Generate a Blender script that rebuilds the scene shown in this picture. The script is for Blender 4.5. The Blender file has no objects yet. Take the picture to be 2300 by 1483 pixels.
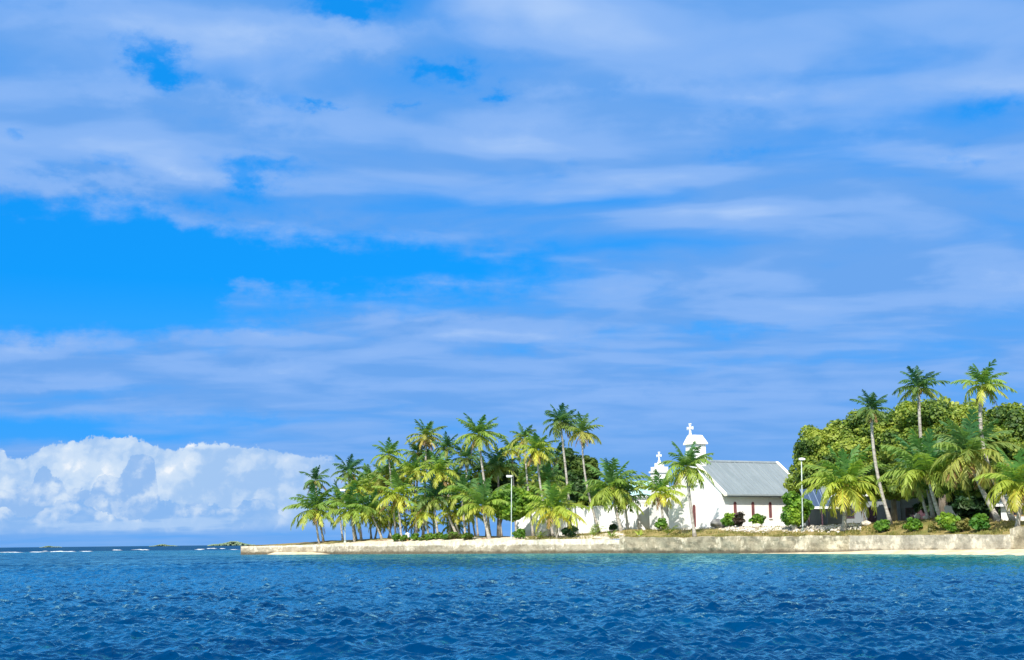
import bpy, math, random
import numpy as np
from mathutils import Vector, Matrix

scene = bpy.context.scene
COL = scene.collection
R = math.radians
PI = math.pi

# ------------------------------------------------------------------ camera
W0, H0, FPX = 2300.0, 1483.0, 3000.0        # photograph size and focal length in its pixels
EYE = 1.5                                   # eye height above the water (small boat)
PITCH, ROLL = 9.02, -0.61
cam_rot = Matrix.Rotation(R(90 + PITCH), 3, 'X') @ Matrix.Rotation(R(ROLL), 3, 'Z')
cam_data = bpy.data.cameras.new('camera')
cam = bpy.data.objects.new('camera', cam_data)
COL.objects.link(cam)
cam.matrix_world = Matrix.Translation((0, 0, EYE)) @ cam_rot.to_4x4()
cam_data.sensor_fit = 'HORIZONTAL'
cam_data.sensor_width = 36.0
cam_data.lens = 36.0 * FPX / W0
cam_data.clip_start = 0.5
cam_data.clip_end = 60000.0
scene.camera = cam

# ------------------------------------------------------------------ colour management
vs = scene.view_settings
vs.view_transform = 'Standard'
vs.look = 'None'
EXPOSURE = 0.46
vs.exposure = EXPOSURE
vs.gamma = 1.0
vs.use_curve_mapping = False

# ------------------------------------------------------------------ sun
SUN_AZ, SUN_EL = 194.0, 46.0                # compass bearing from +Y clockwise: behind the boat, to the left
sd = Vector((math.sin(R(SUN_AZ)) * math.cos(R(SUN_EL)), math.cos(R(SUN_AZ)) * math.cos(R(SUN_EL)), math.sin(R(SUN_EL))))
sun_l = bpy.data.lights.new('sun', 'SUN')
sun_l.energy = 5.0
sun_l.angle = R(0.53)
sun_l.color = (1.0, 0.95, 0.87)
sun_o = bpy.data.objects.new('sun', sun_l)
COL.objects.link(sun_o)
sun_o.rotation_euler = sd.to_track_quat('Z', 'Y').to_euler()
sun_o.location = (0, 0, 80)


# ------------------------------------------------------------------ pixel <-> world helpers
def ray(px, py):
    d = Vector(((px - W0 / 2) / FPX, -(py - H0 / 2) / FPX, -1.0))
    return (cam_rot @ d).normalized()


def azel(px, py):
    d = ray(px, py)
    return math.degrees(math.atan2(d.x, d.y)), math.degrees(math.asin(d.z))


def hor_row(px):
    return 1230.0 - 0.0107 * px


def hdir(px):
    d = ray(px, hor_row(px))
    h = math.hypot(d.x, d.y)
    return Vector((d.x / h, d.y / h, 0))


def at(px, py, dist):
    """world point seen at that pixel at that horizontal distance"""
    d = ray(px, py)
    h = math.hypot(d.x, d.y)
    return Vector((d.x / h * dist, d.y / h * dist, EYE + d.z / h * dist))


# ------------------------------------------------------------------ node expressions
class E:
    """a socket of a node tree with arithmetic"""
    nt = None

    def __init__(self, s):
        self.s = s

    @staticmethod
    def m(op, *a, clamp=False):
        n = E.nt.nodes.new('ShaderNodeMath')
        n.operation = op
        n.use_clamp = clamp
        for i, v in enumerate(a):
            E.put(v, n.inputs[i])
        return E(n.outputs[0])

    @staticmethod
    def put(v, sock):
        if isinstance(v, E):
            E.nt.links.new(v.s, sock)
        else:
            sock.default_value = v

    def __add__(s, o): return E.m('ADD', s, o)
    def __radd__(s, o): return E.m('ADD', o, s)
    def __sub__(s, o): return E.m('SUBTRACT', s, o)
    def __rsub__(s, o): return E.m('SUBTRACT', o, s)
    def __mul__(s, o): return E.m('MULTIPLY', s, o)
    def __rmul__(s, o): return E.m('MULTIPLY', o, s)
    def __truediv__(s, o): return E.m('DIVIDE', s, o)


def e_smooth(x, a, b):
    n = E.nt.nodes.new('ShaderNodeMapRange')
    n.interpolation_type = 'SMOOTHSTEP'
    E.put(x, n.inputs['Value'])
    E.put(a, n.inputs['From Min'])
    E.put(b, n.inputs['From Max'])
    return E(n.outputs['Result'])


def e_lin(x, a, b, c=0.0, d=1.0):
    n = E.nt.nodes.new('ShaderNodeMapRange')
    for k, v in (('Value', x), ('From Min', a), ('From Max', b), ('To Min', c), ('To Max', d)):
        E.put(v, n.inputs[k])
    return E(n.outputs['Result'])


def e_vec(x, y, z=0.0):
    n = E.nt.nodes.new('ShaderNodeCombineXYZ')
    for i, v in enumerate((x, y, z)):
        E.put(v, n.inputs[i])
    return E(n.outputs[0])


def e_noise(vec, scale, detail=4.0, rough=0.5, lac=2.0, dist=0.0, out=0):
    n = E.nt.nodes.new('ShaderNodeTexNoise')
    E.put(vec, n.inputs['Vector'])
    n.inputs['Scale'].default_value = scale
    n.inputs['Detail'].default_value = detail
    n.inputs['Roughness'].default_value = rough
    n.inputs['Lacunarity'].default_value = lac
    n.inputs['Distortion'].default_value = dist
    return E(n.outputs[out])


def e_voro(vec, scale, smooth=0.6, feature='SMOOTH_F1'):
    n = E.nt.nodes.new('ShaderNodeTexVoronoi')
    n.voronoi_dimensions = '3D'
    n.feature = feature
    E.put(vec, n.inputs['Vector'])
    n.inputs['Scale'].default_value = scale
    if feature == 'SMOOTH_F1':
        n.inputs['Smoothness'].default_value = smooth
    return E(n.outputs['Distance'])


def e_mix(f, a, b):
    n = E.nt.nodes.new('ShaderNodeMix')
    n.data_type = 'RGBA'
    n.clamp_factor = True
    E.put(f, n.inputs['Factor'])
    for v, s in ((a, n.inputs[6]), (b, n.inputs[7])):
        if isinstance(v, E):
            E.nt.links.new(v.s, s)
        else:
            s.default_value = (v[0], v[1], v[2], 1.0)
    return E(n.outputs[2])


def e_curve(x, pts):
    """piecewise-linear profile of x through pts (x ascending)"""
    n = E.nt.nodes.new('ShaderNodeFloatCurve')
    x0, x1 = pts[0][0], pts[-1][0]
    y0, y1 = min(p[1] for p in pts), max(p[1] for p in pts)
    c = n.mapping.curves[0]
    q = [((p[0] - x0) / (x1 - x0), (p[1] - y0) / (y1 - y0)) for p in pts]
    c.points[0].location = q[0]
    c.points[1].location = q[-1]
    for p in q[1:-1]:
        c.points.new(*p)
    n.mapping.update()
    E.put(e_lin(x, x0, x1), n.inputs['Value'])
    return E(n.outputs[0]) * (y1 - y0) + y0


def srgb(r, g, b):
    f = lambda c: (c / 255 / 12.92) if c / 255 <= 0.04045 else ((c / 255 + 0.055) / 1.055) ** 2.4
    return (f(r), f(g), f(b))


# ------------------------------------------------------------------ sky (world)
world = bpy.data.worlds.new('World')
scene.world = world
world.use_nodes = True
wt = world.node_tree
wt.nodes.clear()
E.nt = wt
SKY_STRENGTH = 0.1
w_out = wt.nodes.new('ShaderNodeOutputWorld')
w_bg = wt.nodes.new('ShaderNodeBackground')
w_bg.inputs['Strength'].default_value = SKY_STRENGTH
wt.links.new(w_bg.outputs[0], w_out.inputs['Surface'])
nish = wt.nodes.new('ShaderNodeTexSky')
nish.sky_type = 'NISHITA'
nish.sun_disc = False
nish.sun_elevation = R(SUN_EL)
nish.sun_rotation = R(SUN_AZ)
nish.altitude = 0.0
nish.air_density = 1.0
nish.dust_density = 0.3
nish.ozone_density = 3.0
hs = wt.nodes.new('ShaderNodeHueSaturation')
hs.inputs['Hue'].default_value = 0.512
hs.inputs['Saturation'].default_value = 1.7
hs.inputs['Value'].default_value = 1.2
wt.links.new(nish.outputs[0], hs.inputs['Color'])
clear_sky = E(hs.outputs[0])

tc = wt.nodes.new('ShaderNodeTexCoord')
sx = wt.nodes.new('ShaderNodeSeparateXYZ')
wt.links.new(tc.outputs['Generated'], sx.inputs[0])
dx, dy, dz = E(sx.outputs[0]), E(sx.outputs[1]), E(sx.outputs[2])
wt.links.new(e_vec(dx, dy, E.m('MAXIMUM', dz, 0.16)).s, nish.inputs['Vector'])   # keep the clear blue down to the sea
AZ0 = E.m('ARCTAN2', dx, dy) * (180 / PI)
EL0 = E.m('ARCSINE', dz) * (180 / PI)
# ragged outlines for everything that is laid out by bearing and height
rag = wt.nodes.new('ShaderNodeSeparateColor')
wt.links.new(e_noise(e_vec(AZ0, EL0 * 1.6, 1.0), 0.55, 5.0, 0.62, out=1).s, rag.inputs[0])
up = e_smooth(EL0, 2.0, 10.0)
AZ = AZ0 + (E(rag.outputs[0]) - 0.5) * (1.0 + up * 4.2)
EL = EL0 + (E(rag.outputs[1]) - 0.5) * (0.35 + up * 2.0)
PXD = math.degrees(1 / FPX)                 # one photograph pixel in degrees, near enough


def shifted(v, ox, oy):
    n = wt.nodes.new('ShaderNodeVectorMath'); n.operation = 'ADD'
    wt.links.new(v.s, n.inputs[0]); n.inputs[1].default_value = (ox, oy, 0)
    return E(n.outputs[0])


def vmul_w(v, k):
    n = wt.nodes.new('ShaderNodeVectorMath'); n.operation = 'MULTIPLY'
    wt.links.new(v.s, n.inputs[0]); n.inputs[1].default_value = k
    return E(n.outputs[0])


# layer of stratocumulus seen from below: planar mapping
zz = E.m('MAXIMUM', dz, 0.0) + 0.10
plane = e_vec(dx * 0.66 / zz, dy / zz, 0.0)
warp = e_noise(plane, 1.6, 3.0, 0.5, out=1)
vs1 = wt.nodes.new('ShaderNodeVectorMath'); vs1.operation = 'SUBTRACT'
wt.links.new(warp.s, vs1.inputs[0]); vs1.inputs[1].default_value = (0.5, 0.5, 0.5)
vs2 = wt.nodes.new('ShaderNodeVectorMath'); vs2.operation = 'SCALE'
wt.links.new(vs1.outputs[0], vs2.inputs[0]); vs2.inputs['Scale'].default_value = 0.45
vs3 = wt.nodes.new('ShaderNodeVectorMath'); vs3.operation = 'ADD'
wt.links.new(plane.s, vs3.inputs[0]); wt.links.new(vs2.outputs[0], vs3.inputs[1])
pw = E(vs3.outputs[0])
n_big = e_noise(pw, 1.6, 4.0, 0.5)
n_mid = e_noise(pw, 4.0, 5.0, 0.47)
n_up = e_noise(shifted(pw, -0.05, 0.07), 4.2, 3.0, 0.5)
# long streaks low over the horizon
streak = e_noise(e_vec(AZ * 0.11, EL * 0.62, 3.7), 1.0, 4.0, 0.5, dist=0.5)
low = e_smooth(EL, 13.0, 4.0)


def blob(cx, cy, sx_, sy_):
    a, e = azel(cx, cy)
    u = (AZ - a) * (1 / (sx_ * PXD))
    v = (EL - e) * (1 / (sy_ * PXD))
    return E.m('EXPONENT', (u * u + v * v) * -1.0)


COVER = [  # (x, y, half width, half height, amount): thinner (-) or thicker (+) cloud, as (bearing, height) in the sky
    (180, 575, 480, 130, -0.68), (760, 600, 420, 62, -0.52), (1130, 610, 150, 40, -0.15), (60, 690, 330, 70, -0.45),
    (570, 405, 62, 42, -0.42), (470, 480, 130, 26, 0.12),
    (350, 125, 50, 54, -0.44), (390, 175, 60, 18, -0.28), (715, 238, 34, 16, -0.40), (640, 225, 60, 26, -0.26),
    (1125, 215, 40, 17, -0.38), (1005, 165, 62, 18, -0.36), (905, 232, 30, 12, -0.22), (790, 12, 70, 26, -0.50),
    (35, 297, 44, 22, -0.40), (265, 345, 50, 16, -0.22), (560, 365, 160, 20, -0.18),
    (2232, 232, 70, 26, -0.24), (2180, 348, 55, 20, -0.22), (1650, 355, 90, 20, -0.16), (1290, 370, 40, 16, -0.16),
    (130, 965, 330, 40, -0.60), (560, 945, 160, 14, -0.2), (1650, 735, 240, 18, -0.20), (1250, 770, 200, 22, -0.20),
    (620, 735, 200, 14, -0.26), (1700, 810, 260, 16, -0.14), (2150, 420, 200, 30, -0.08),
    (250, 420, 330, 38, 0.34), (550, 655, 60, 34, 0.30), (120, 100, 200, 60, 0.15), (620, 70, 200, 40, 0.15),
    (830, 100, 110, 40, 0.20), (1150, 90, 260, 60, 0.15), (1500, 250, 500, 80, 0.18), (1900, 560, 500, 160, 0.20),
    (500, 230, 330, 40, 0.20), (60, 810, 150, 45, 0.30), (350, 830, 300, 50, 0.12), (900, 740, 350, 24, 0.24),
    (850, 850, 500, 60, 0.15), (1500, 900, 800, 60, 0.12), (1500, 1050, 900, 70, 0.20),
]
BRIGHT = [
    (830, 88, 110, 34, 0.50), (620, 66, 130, 34, 0.36), (200, 40, 190, 30, 0.34), (430, 212, 260, 26, 0.44),
    (610, 258, 110, 36, 0.36), (1150, 275, 150, 28, 0.26), (1330, 212, 210, 26, 0.34), (1660, 240, 280, 36, 0.44),
    (1960, 278, 150, 34, 0.40), (220, 408, 290, 20, 0.44), (2250, 655, 220, 40, 0.36), (1050, 740, 260, 20, 0.24),
    (50, 795, 90, 34, 0.46), (215, 866, 80, 20, 0.40), (1450, 880, 260, 14, 0.26), (1430, 620, 170, 24, 0.22),
    (1100, 90, 160, 40, 0.26), (2150, 110, 250, 50, 0.16), (620, 830, 180, 12, 0.20), (1900, 880, 260, 12, 0.12),
    (2050, 540, 420, 80, -0.20), (850, 470, 260, 40, -0.14), (700, 890, 260, 30, -0.14), (90, 890, 200, 18, -0.26),
    (1800, 130, 240, 40, -0.12), (1700, 1030, 400, 40, -0.16), (900, 320, 200, 30, -0.06), (1250, 480, 300, 60, -0.10),
]
hi_ = e_smooth(EL0, 3.0, 12.0) * 0.65 + 0.35
# rounded heads of the higher cloud, each a little brighter towards its upper edge
pl2 = vmul_w(pw, (0.85, 1.25, 1.0))
puff = 1.0 - e_voro(pl2, 3.1, 0.75) * 1.25
puff_up = 1.0 - e_voro(shifted(pl2, -0.02, 0.075), 3.1, 0.75) * 1.25
puff_hi = e_smooth(EL0, 7.0, 15.0)
n_mid = (n_mid - 0.5) * hi_ * 1.15 + 0.5
n_up = (n_up - 0.5) * hi_ + 0.5
d = n_big * 0.85 + n_mid * 0.72 + puff_hi * (puff - 0.55) * 0.50
d = E.m('MULTIPLY_ADD', low, (streak - 0.5) * 0.30, d)
for b in COVER:
    d = E.m('MULTIPLY_ADD', blob(*b[:4]), b[4], d)
thick = d
cover = e_smooth(d, 0.26, 0.88)
br = puff_hi * ((puff - puff_up) * 1.25 + (puff - 0.55) * 0.45) + n_mid * 0.75 + (n_mid - n_up) * 1.35 + n_big * 0.6 + E.m('MULTIPLY', low, (streak - 0.5) * 0.6) - 0.47
for b in BRIGHT:
    br = E.m('MULTIPLY_ADD', blob(*b[:4]), b[4], br)
K = 1 / SKY_STRENGTH / 2 ** EXPOSURE


def rad(r, g, b, k=1.0):
    c = srgb(r, g, b)
    return tuple(v * K * k for v in c)


c1 = e_mix(e_smooth(br, -0.10, 0.48), rad(108, 167, 239), rad(134, 181, 245))
cloud = e_mix(e_smooth(br, 0.46, 1.45), c1, rad(178, 208, 251))
clear_sky = e_mix(0.72, clear_sky, rad(26, 156, 253))
sky = e_mix(cover, clear_sky, cloud)
# paler air low over the sea
air = e_smooth(EL, 7.0, 0.0) * 0.55
sky = e_mix(air, sky, rad(112, 172, 240))

# ---- bank of cumulus low over the horizon on the left
AZ, EL = AZ0, EL0
q = e_vec(AZ, EL, 0.0)
wn = e_noise(q, 1.3, 6.0, 0.62, out=1)
wv = wt.nodes.new('ShaderNodeVectorMath'); wv.operation = 'SUBTRACT'
wt.links.new(wn.s, wv.inputs[0]); wv.inputs[1].default_value = (0.5, 0.5, 0.5)
wv2 = wt.nodes.new('ShaderNodeVectorMath'); wv2.operation = 'SCALE'
wt.links.new(wv.outputs[0], wv2.inputs[0]); wv2.inputs['Scale'].default_value = 0.95
wv3 = wt.nodes.new('ShaderNodeVectorMath'); wv3.operation = 'ADD'
wt.links.new(q.s, wv3.inputs[0]); wt.links.new(wv2.outputs[0], wv3.inputs[1])
qw = E(wv3.outputs[0])


def billow(v):
    a = 1.0 - e_voro(v, 0.80, 0.35) * 1.1
    b = 1.0 - e_voro(v, 2.1, 0.35) * 1.15
    c = e_noise(v, 4.0, 4.0, 0.55)
    return a * 0.72 + b * 0.17 + c * 0.13


h0 = billow(qw)
h1 = billow(shifted(qw, -0.16, 0.20))       # towards the light: up and left
emb = (h0 - h1) * 1.0
edge = e_noise(q, 2.8, 6.0, 0.66) - 0.5


def prof(pts):
    return [(azel(x, y)[0], azel(x, y)[1]) for x, y in pts]


back_top = e_curve(AZ, prof([(-900, 1030), (-300, 1010), (0, 1008), (25, 1030), (60, 1022), (110, 996), (185, 988), (240, 972), (330, 990),
                             (380, 1002), (450, 996), (560, 998), (650, 1014), (760, 1030), (850, 1048), (950, 1085), (1050, 1150)]))
front_top = e_curve(AZ, prof([(-900, 1075), (-200, 1060), (0, 1092), (30, 1082), (70, 1075), (98, 1036), (118, 1062), (140, 1072), (150, 1094),
                              (200, 1098), (222, 1072), (262, 1078), (298, 1020), (325, 1020), (350, 1045), (352, 1110), (400, 1130),
                              (440, 1120), (470, 1150), (560, 1165), (700, 1190), (1000, 1210)]))
side = e_smooth(AZ, azel(1000, 1100)[0], azel(620, 1100)[0])
base = e_smooth(EL, azel(300, 1205)[1], azel(300, 1165)[1])
bk_d = back_top - EL + edge * 0.75 + (h0 - 0.5) * 0.55
bk_m = e_smooth(bk_d, -0.02, 0.10) * side * base
bk_l = e_lin(emb, -0.22, 0.22, -0.30, 0.55) + (h0 - 0.4) * 0.9
for b in [(75, 1068, 50, 26, 0.45), (215, 1070, 60, 40, 0.5), (160, 1035, 60, 30, 0.25), (250, 990, 60, 22, 0.3), (420, 1000, 40, 8, 0.8),
          (520, 1001, 60, 7, 0.7), (390, 1070, 45, 60, 0.5), (5, 1085, 20, 40, 0.5), (620, 1080, 150, 60, -0.15), (690, 1030, 120, 18, 0.25),
          (480, 1100, 70, 50, -0.3), (330, 1020, 50, 40, -0.2)]:
    bk_l = E.m('MULTIPLY_ADD', blob(*b[:4]), b[4], bk_l)
bk_c = e_mix(e_smooth(bk_l, -0.15, 0.75), rad(164, 200, 243), rad(206, 226, 249))
bk_c = e_mix(e_smooth(bk_l, 0.7, 1.25), bk_c, rad(244, 249, 255))
bk_m = bk_m * e_lin(AZ, azel(850, 1100)[0], azel(420, 1100)[0], 0.72, 1.0)
sky = e_mix(bk_m, sky, bk_c)
fr_d = front_top - EL + edge * 0.8 + (h0 - 0.5) * 0.75
fr_m = e_smooth(fr_d, -0.01, 0.055) * e_smooth(AZ, azel(640, 1100)[0], azel(430, 1100)[0]) * e_smooth(EL, azel(300, 1208)[1], azel(300, 1150)[1])
fr_l = e_lin(emb, -0.20, 0.22, -0.40, 0.75) + (h0 - 0.55) * 0.7
for b in [(60, 1105, 60, 18, 0.45), (120, 1130, 60, 20, 0.2), (265, 1110, 30, 22, 0.4), (325, 1110, 22, 25, 0.35), (170, 1150, 40, 16, 0.25),
          (310, 1055, 30, 50, -0.4), (100, 1170, 150, 14, -0.3)]:
    fr_l = E.m('MULTIPLY_ADD', blob(*b[:4]), b[4], fr_l)
fr_c = e_mix(e_smooth(fr_l, -0.2, 0.85), rad(146, 188, 240), rad(214, 231, 250))
sky = e_mix(fr_m * 0.94, sky, fr_c)
# a third, lower row of heads in front, small and bright on their lit side
h2 = billow(shifted(qw, 7.3, 2.1))
h3 = billow(shifted(qw, 7.3 - 0.13, 2.1 + 0.16))
low_top = e_curve(AZ, prof([(-900, 1120), (0, 1140), (60, 1150), (110, 1128), (170, 1120), (230, 1150), (290, 1165), (330, 1148), (360, 1120), (385, 1112), (420, 1136),
                            (470, 1128), (520, 1140), (545, 1118), (580, 1108), (610, 1126), (650, 1160), (800, 1200), (1000, 1215)]))
lw_d = low_top - EL + edge * 0.7 + (h2 - 0.5) * 0.7
lw_m = e_smooth(lw_d, -0.01, 0.06) * e_smooth(AZ, azel(700, 1100)[0], azel(560, 1100)[0]) * e_smooth(EL, azel(300, 1206)[1], azel(300, 1172)[1])
lw_l = e_lin(h2 - h3, -0.2, 0.2, -0.45, 0.75) + (h2 - 0.55) * 0.8 - e_smooth(lw_d, 0.25, 0.9) * 0.45
lw_c = e_mix(e_smooth(lw_l, -0.25, 0.85), rad(136, 184, 241), rad(214, 231, 250))
sky = e_mix(lw_m * 0.85, sky, lw_c)
# flat pale wisps under the bank
wisp = e_noise(e_vec(AZ * 0.5, EL * 3.2, 9.0), 1.0, 4.0, 0.55)
wm = e_smooth(wisp + blob(270, 1180, 200, 11) * 0.3 + blob(420, 1175, 120, 16) * 0.2, 0.55, 0.85) * side * e_smooth(EL, 1.9, 1.1) * e_smooth(EL, 0.35, 0.7)
sky = e_mix(wm * 0.75, sky, rad(176, 208, 247))
# added fill light: unseen cloud overhead and behind the boat, whitened to soften shadows
sky_fill = e_smooth(EL0, 27.0, 52.0) + e_smooth(dy, 0.25, -0.45)
sky = e_mix(E.m('MINIMUM', sky_fill, 1.0) * cover * 0.85, sky, rad(232, 238, 248, 1.25))
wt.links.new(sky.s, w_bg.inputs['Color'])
world.cycles.sampling_method = 'MANUAL'
world.cycles.sample_map_resolution = 512

# ------------------------------------------------------------------ mesh helpers
def mesh_obj(name, v, faces, mat, parent=None, col=None, smooth=False):
    """faces: list of index tuples or (n,4)/(n,3) array; col: (nv,3) colour per vertex"""
    me = bpy.data.meshes.new(name)
    v = np.asarray(v, dtype=np.float64)
    if isinstance(faces, np.ndarray):
        k = faces.shape[1]
        n = faces.shape[0]
        me.vertices.add(len(v))
        me.vertices.foreach_set('co', v.astype(np.float32).ravel())
        me.loops.add(n * k)
        me.loops.foreach_set('vertex_index', faces.astype(np.int32).ravel())
        me.polygons.add(n)
        me.polygons.foreach_set('loop_start', np.arange(0, n * k, k, dtype=np.int32))
        me.polygons.foreach_set('loop_total', np.full(n, k, dtype=np.int32))
        me.update(calc_edges=True)
        me.validate()
    else:
        me.from_pydata([tuple(p) for p in v], [], [tuple(f) for f in faces])
        me.update()
    if col is not None:
        a = me.color_attributes.new('Col', 'FLOAT_COLOR', 'POINT')
        c = np.ones((len(v), 4), dtype=np.float32)
        c[:, :3] = col
        a.data.foreach_set('color', c.ravel())
    if smooth:
        me.polygons.foreach_set('use_smooth', np.ones(len(me.polygons), dtype=bool))
    if mat is not None:
        me.materials.append(mat)
    o = bpy.data.objects.new(name, me)
    COL.objects.link(o)
    if parent is not None:
        o.parent = parent
    return o


def tag(o, label=None, cat=None, group=None, kind=None):
    if label: o['label'] = label
    if cat: o['category'] = cat
    if group: o['group'] = group
    if kind: o['kind'] = kind
    return o


def empty(name, loc, label=None, cat=None, group=None, rz=0.0):
    o = bpy.data.objects.new(name, None)
    o.empty_display_size = 0.5
    COL.objects.link(o)
    o.location = loc
    o.rotation_euler = (0, 0, rz)
    return tag(o, label, cat, group)


class MB:
    """collects simple solids into one mesh"""
    def __init__(self): self.v, self.f = [], []

    def add(self, v, f):
        n = len(self.v)
        self.v += [tuple(p) for p in v]
        self.f += [tuple(i + n for i in q) for q in f]
        return self

    def box(self, x0, x1, y0, y1, z0, z1):
        return self.add([(x0, y0, z0), (x1, y0, z0), (x1, y1, z0), (x0, y1, z0), (x0, y0, z1), (x1, y0, z1), (x1, y1, z1), (x0, y1, z1)],
                        [(0, 3, 2, 1), (4, 5, 6, 7), (0, 1, 5, 4), (1, 2, 6, 5), (2, 3, 7, 6), (3, 0, 4, 7)])

    def prism(self, poly, axis, a, b):
        """extrude a 2-D polygon (counter-clockwise) along axis x / y / z from a to b"""
        def P(p, t):
            return {'x': (t, p[0], p[1]), 'y': (p[0], t, p[1]), 'z': (p[0], p[1], t)}[axis]
        n = len(poly)
        v = [P(p, a) for p in poly] + [P(p, b) for p in poly]
        f = [tuple(reversed(range(n))), tuple(range(n, 2 * n))] + [(i, (i + 1) % n, n + (i + 1) % n, n + i) for i in range(n)]
        return self.add(v, f)

    def tube(self, pts, rad_, sides=8):
        pts = [Vector(p) for p in pts]
        if not hasattr(rad_, '__len__'): rad_ = [rad_] * len(pts)
        n0 = len(self.v)
        ref = Vector((0.31, 0.95, 0.0))
        for i, p in enumerate(pts):
            t = (pts[min(i + 1, len(pts) - 1)] - pts[max(i - 1, 0)]).normalized()
            s = t.cross(ref)
            if s.length < 0.05: s = t.cross(Vector((1, 0, 0)))
            s.normalize(); u = s.cross(t)
            for k in range(sides):
                a = 2 * PI * k / sides
                self.v.append(tuple(p + (s * math.cos(a) + u * math.sin(a)) * rad_[i]))
        for i in range(len(pts) - 1):
            for k in range(sides):
                a, b = n0 + i * sides + k, n0 + i * sides + (k + 1) % sides
                self.f.append((a, b, b + sides, a + sides))
        self.f.append(tuple(n0 + k for k in reversed(range(sides))))
        self.f.append(tuple(n0 + (len(pts) - 1) * sides + k for k in range(sides)))
        return self

    def build(self, name, mat, parent=None, smooth=False):
        return mesh_obj(name, self.v, self.f, mat, parent, smooth=smooth)


def hash3(ix, iy, iz, seed):
    n = (ix * 374761393 + iy * 668265263 + iz * 2147483647 + seed * 1274126177) & 0xFFFFFFFF
    n = ((n ^ (n >> 13)) * 1274126177) & 0xFFFFFFFF
    return ((n ^ (n >> 16)) & 0xFFFFFF) / float(0xFFFFFF)


def vnoise(p, seed=0):
    """value noise 0..1 of (n,3) points"""
    p = np.asarray(p, dtype=np.float64)
    i = np.floor(p).astype(np.int64)
    f = p - i
    f = f * f * (3 - 2 * f)
    r = 0
    for a in (0, 1):
        wx = f[:, 0] if a else 1 - f[:, 0]
        for b in (0, 1):
            wy = f[:, 1] if b else 1 - f[:, 1]
            for c in (0, 1):
                wz = f[:, 2] if c else 1 - f[:, 2]
                r = r + wx * wy * wz * hash3(i[:, 0] + a, i[:, 1] + b, i[:, 2] + c, seed)
    return r


def fbm(p, octs=4, seed=0, gain=0.5):
    p = np.asarray(p, dtype=np.float64)
    r, a, t = 0, 1.0, 0
    for k in range(octs):
        r = r + a * vnoise(p * 2 ** k + k * 17.3, seed + k)
        t += a
        a *= gain
    return r / t


# ------------------------------------------------------------------ materials
def material(name):
    m = bpy.data.materials.new(name)
    m.use_nodes = True
    nt = m.node_tree
    nt.nodes.clear()
    out = nt.nodes.new('ShaderNodeOutputMaterial')
    b = nt.nodes.new('ShaderNodeBsdfPrincipled')
    nt.links.new(b.outputs[0], out.inputs['Surface'])
    E.nt = nt
    return m, nt, b, out


def tcoord(kind='Object'):
    if kind == 'Position':
        return E(E.nt.nodes.new('ShaderNodeNewGeometry').outputs['Position'])
    return E(E.nt.nodes.new('ShaderNodeTexCoord').outputs[kind])


def sep(v):
    n = E.nt.nodes.new('ShaderNodeSeparateXYZ')
    E.nt.links.new(v.s, n.inputs[0])
    return E(n.outputs[0]), E(n.outputs[1]), E(n.outputs[2])


def vmul(v, k):
    n = E.nt.nodes.new('ShaderNodeVectorMath'); n.operation = 'MULTIPLY'
    E.nt.links.new(v.s, n.inputs[0]); n.inputs[1].default_value = k
    return E(n.outputs[0])


def bump(bsdf, h, dist=0.05, strength=1.0):
    n = E.nt.nodes.new('ShaderNodeBump')
    n.inputs['Distance'].default_value = dist
    n.inputs['Strength'].default_value = strength
    E.put(h, n.inputs['Height'])
    E.nt.links.new(n.outputs[0], bsdf.inputs['Normal'])
    return n


def noisy_mat(name, c0, c1, scale=2.0, rough=0.8, detail=4.0, c2=None, scale2=0.4, bmp=0.0, spec=0.3, lo=0.35, hi=0.65, stretch=None):
    m, nt, b, out = material(name)
    p = tcoord()
    if stretch: p = vmul(p, stretch)
    n = e_noise(p, scale, detail, 0.6)
    c = e_mix(e_smooth(n, lo, hi), c0, c1)
    if c2 is not None:
        c = e_mix(e_smooth(e_noise(p, scale2, 5.0, 0.65), 0.52, 0.68), c, c2)
    E.nt.links.new(c.s, b.inputs['Base Color'])
    b.inputs['Roughness'].default_value = rough
    b.inputs['Specular IOR Level'].default_value = spec
    if bmp: bump(b, n, bmp)
    return m


def leaf_mat(name, trans=0.3, rough=0.5, spec=0.35):
    m, nt, b, out = material(name)
    a = nt.nodes.new('ShaderNodeVertexColor'); a.layer_name = 'Col'
    nt.links.new(a.outputs[0], b.inputs['Base Color'])
    b.inputs['Roughness'].default_value = rough
    b.inputs['Specular IOR Level'].default_value = spec
    t = nt.nodes.new('ShaderNodeBsdfTranslucent')
    gm = nt.nodes.new('ShaderNodeMix'); gm.data_type = 'RGBA'; gm.blend_type = 'MULTIPLY'
    gm.inputs['Factor'].default_value = 1.0
    nt.links.new(a.outputs[0], gm.inputs[6]); gm.inputs[7].default_value = (1.25, 1.3, 0.6, 1)
    nt.links.new(gm.outputs[2], t.inputs['Color'])
    x = nt.nodes.new('ShaderNodeMixShader'); x.inputs[0].default_value = trans
    nt.links.new(b.outputs[0], x.inputs[1]); nt.links.new(t.outputs[0], x.inputs[2])
    nt.links.new(x.outputs[0], out.inputs['Surface'])
    return m


# ------------------------------------------------------------------ lie of the land
def lerp_tab(x, tab):
    return float(np.interp(x, [t[0] for t in tab], [t[1] for t in tab]))


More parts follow.
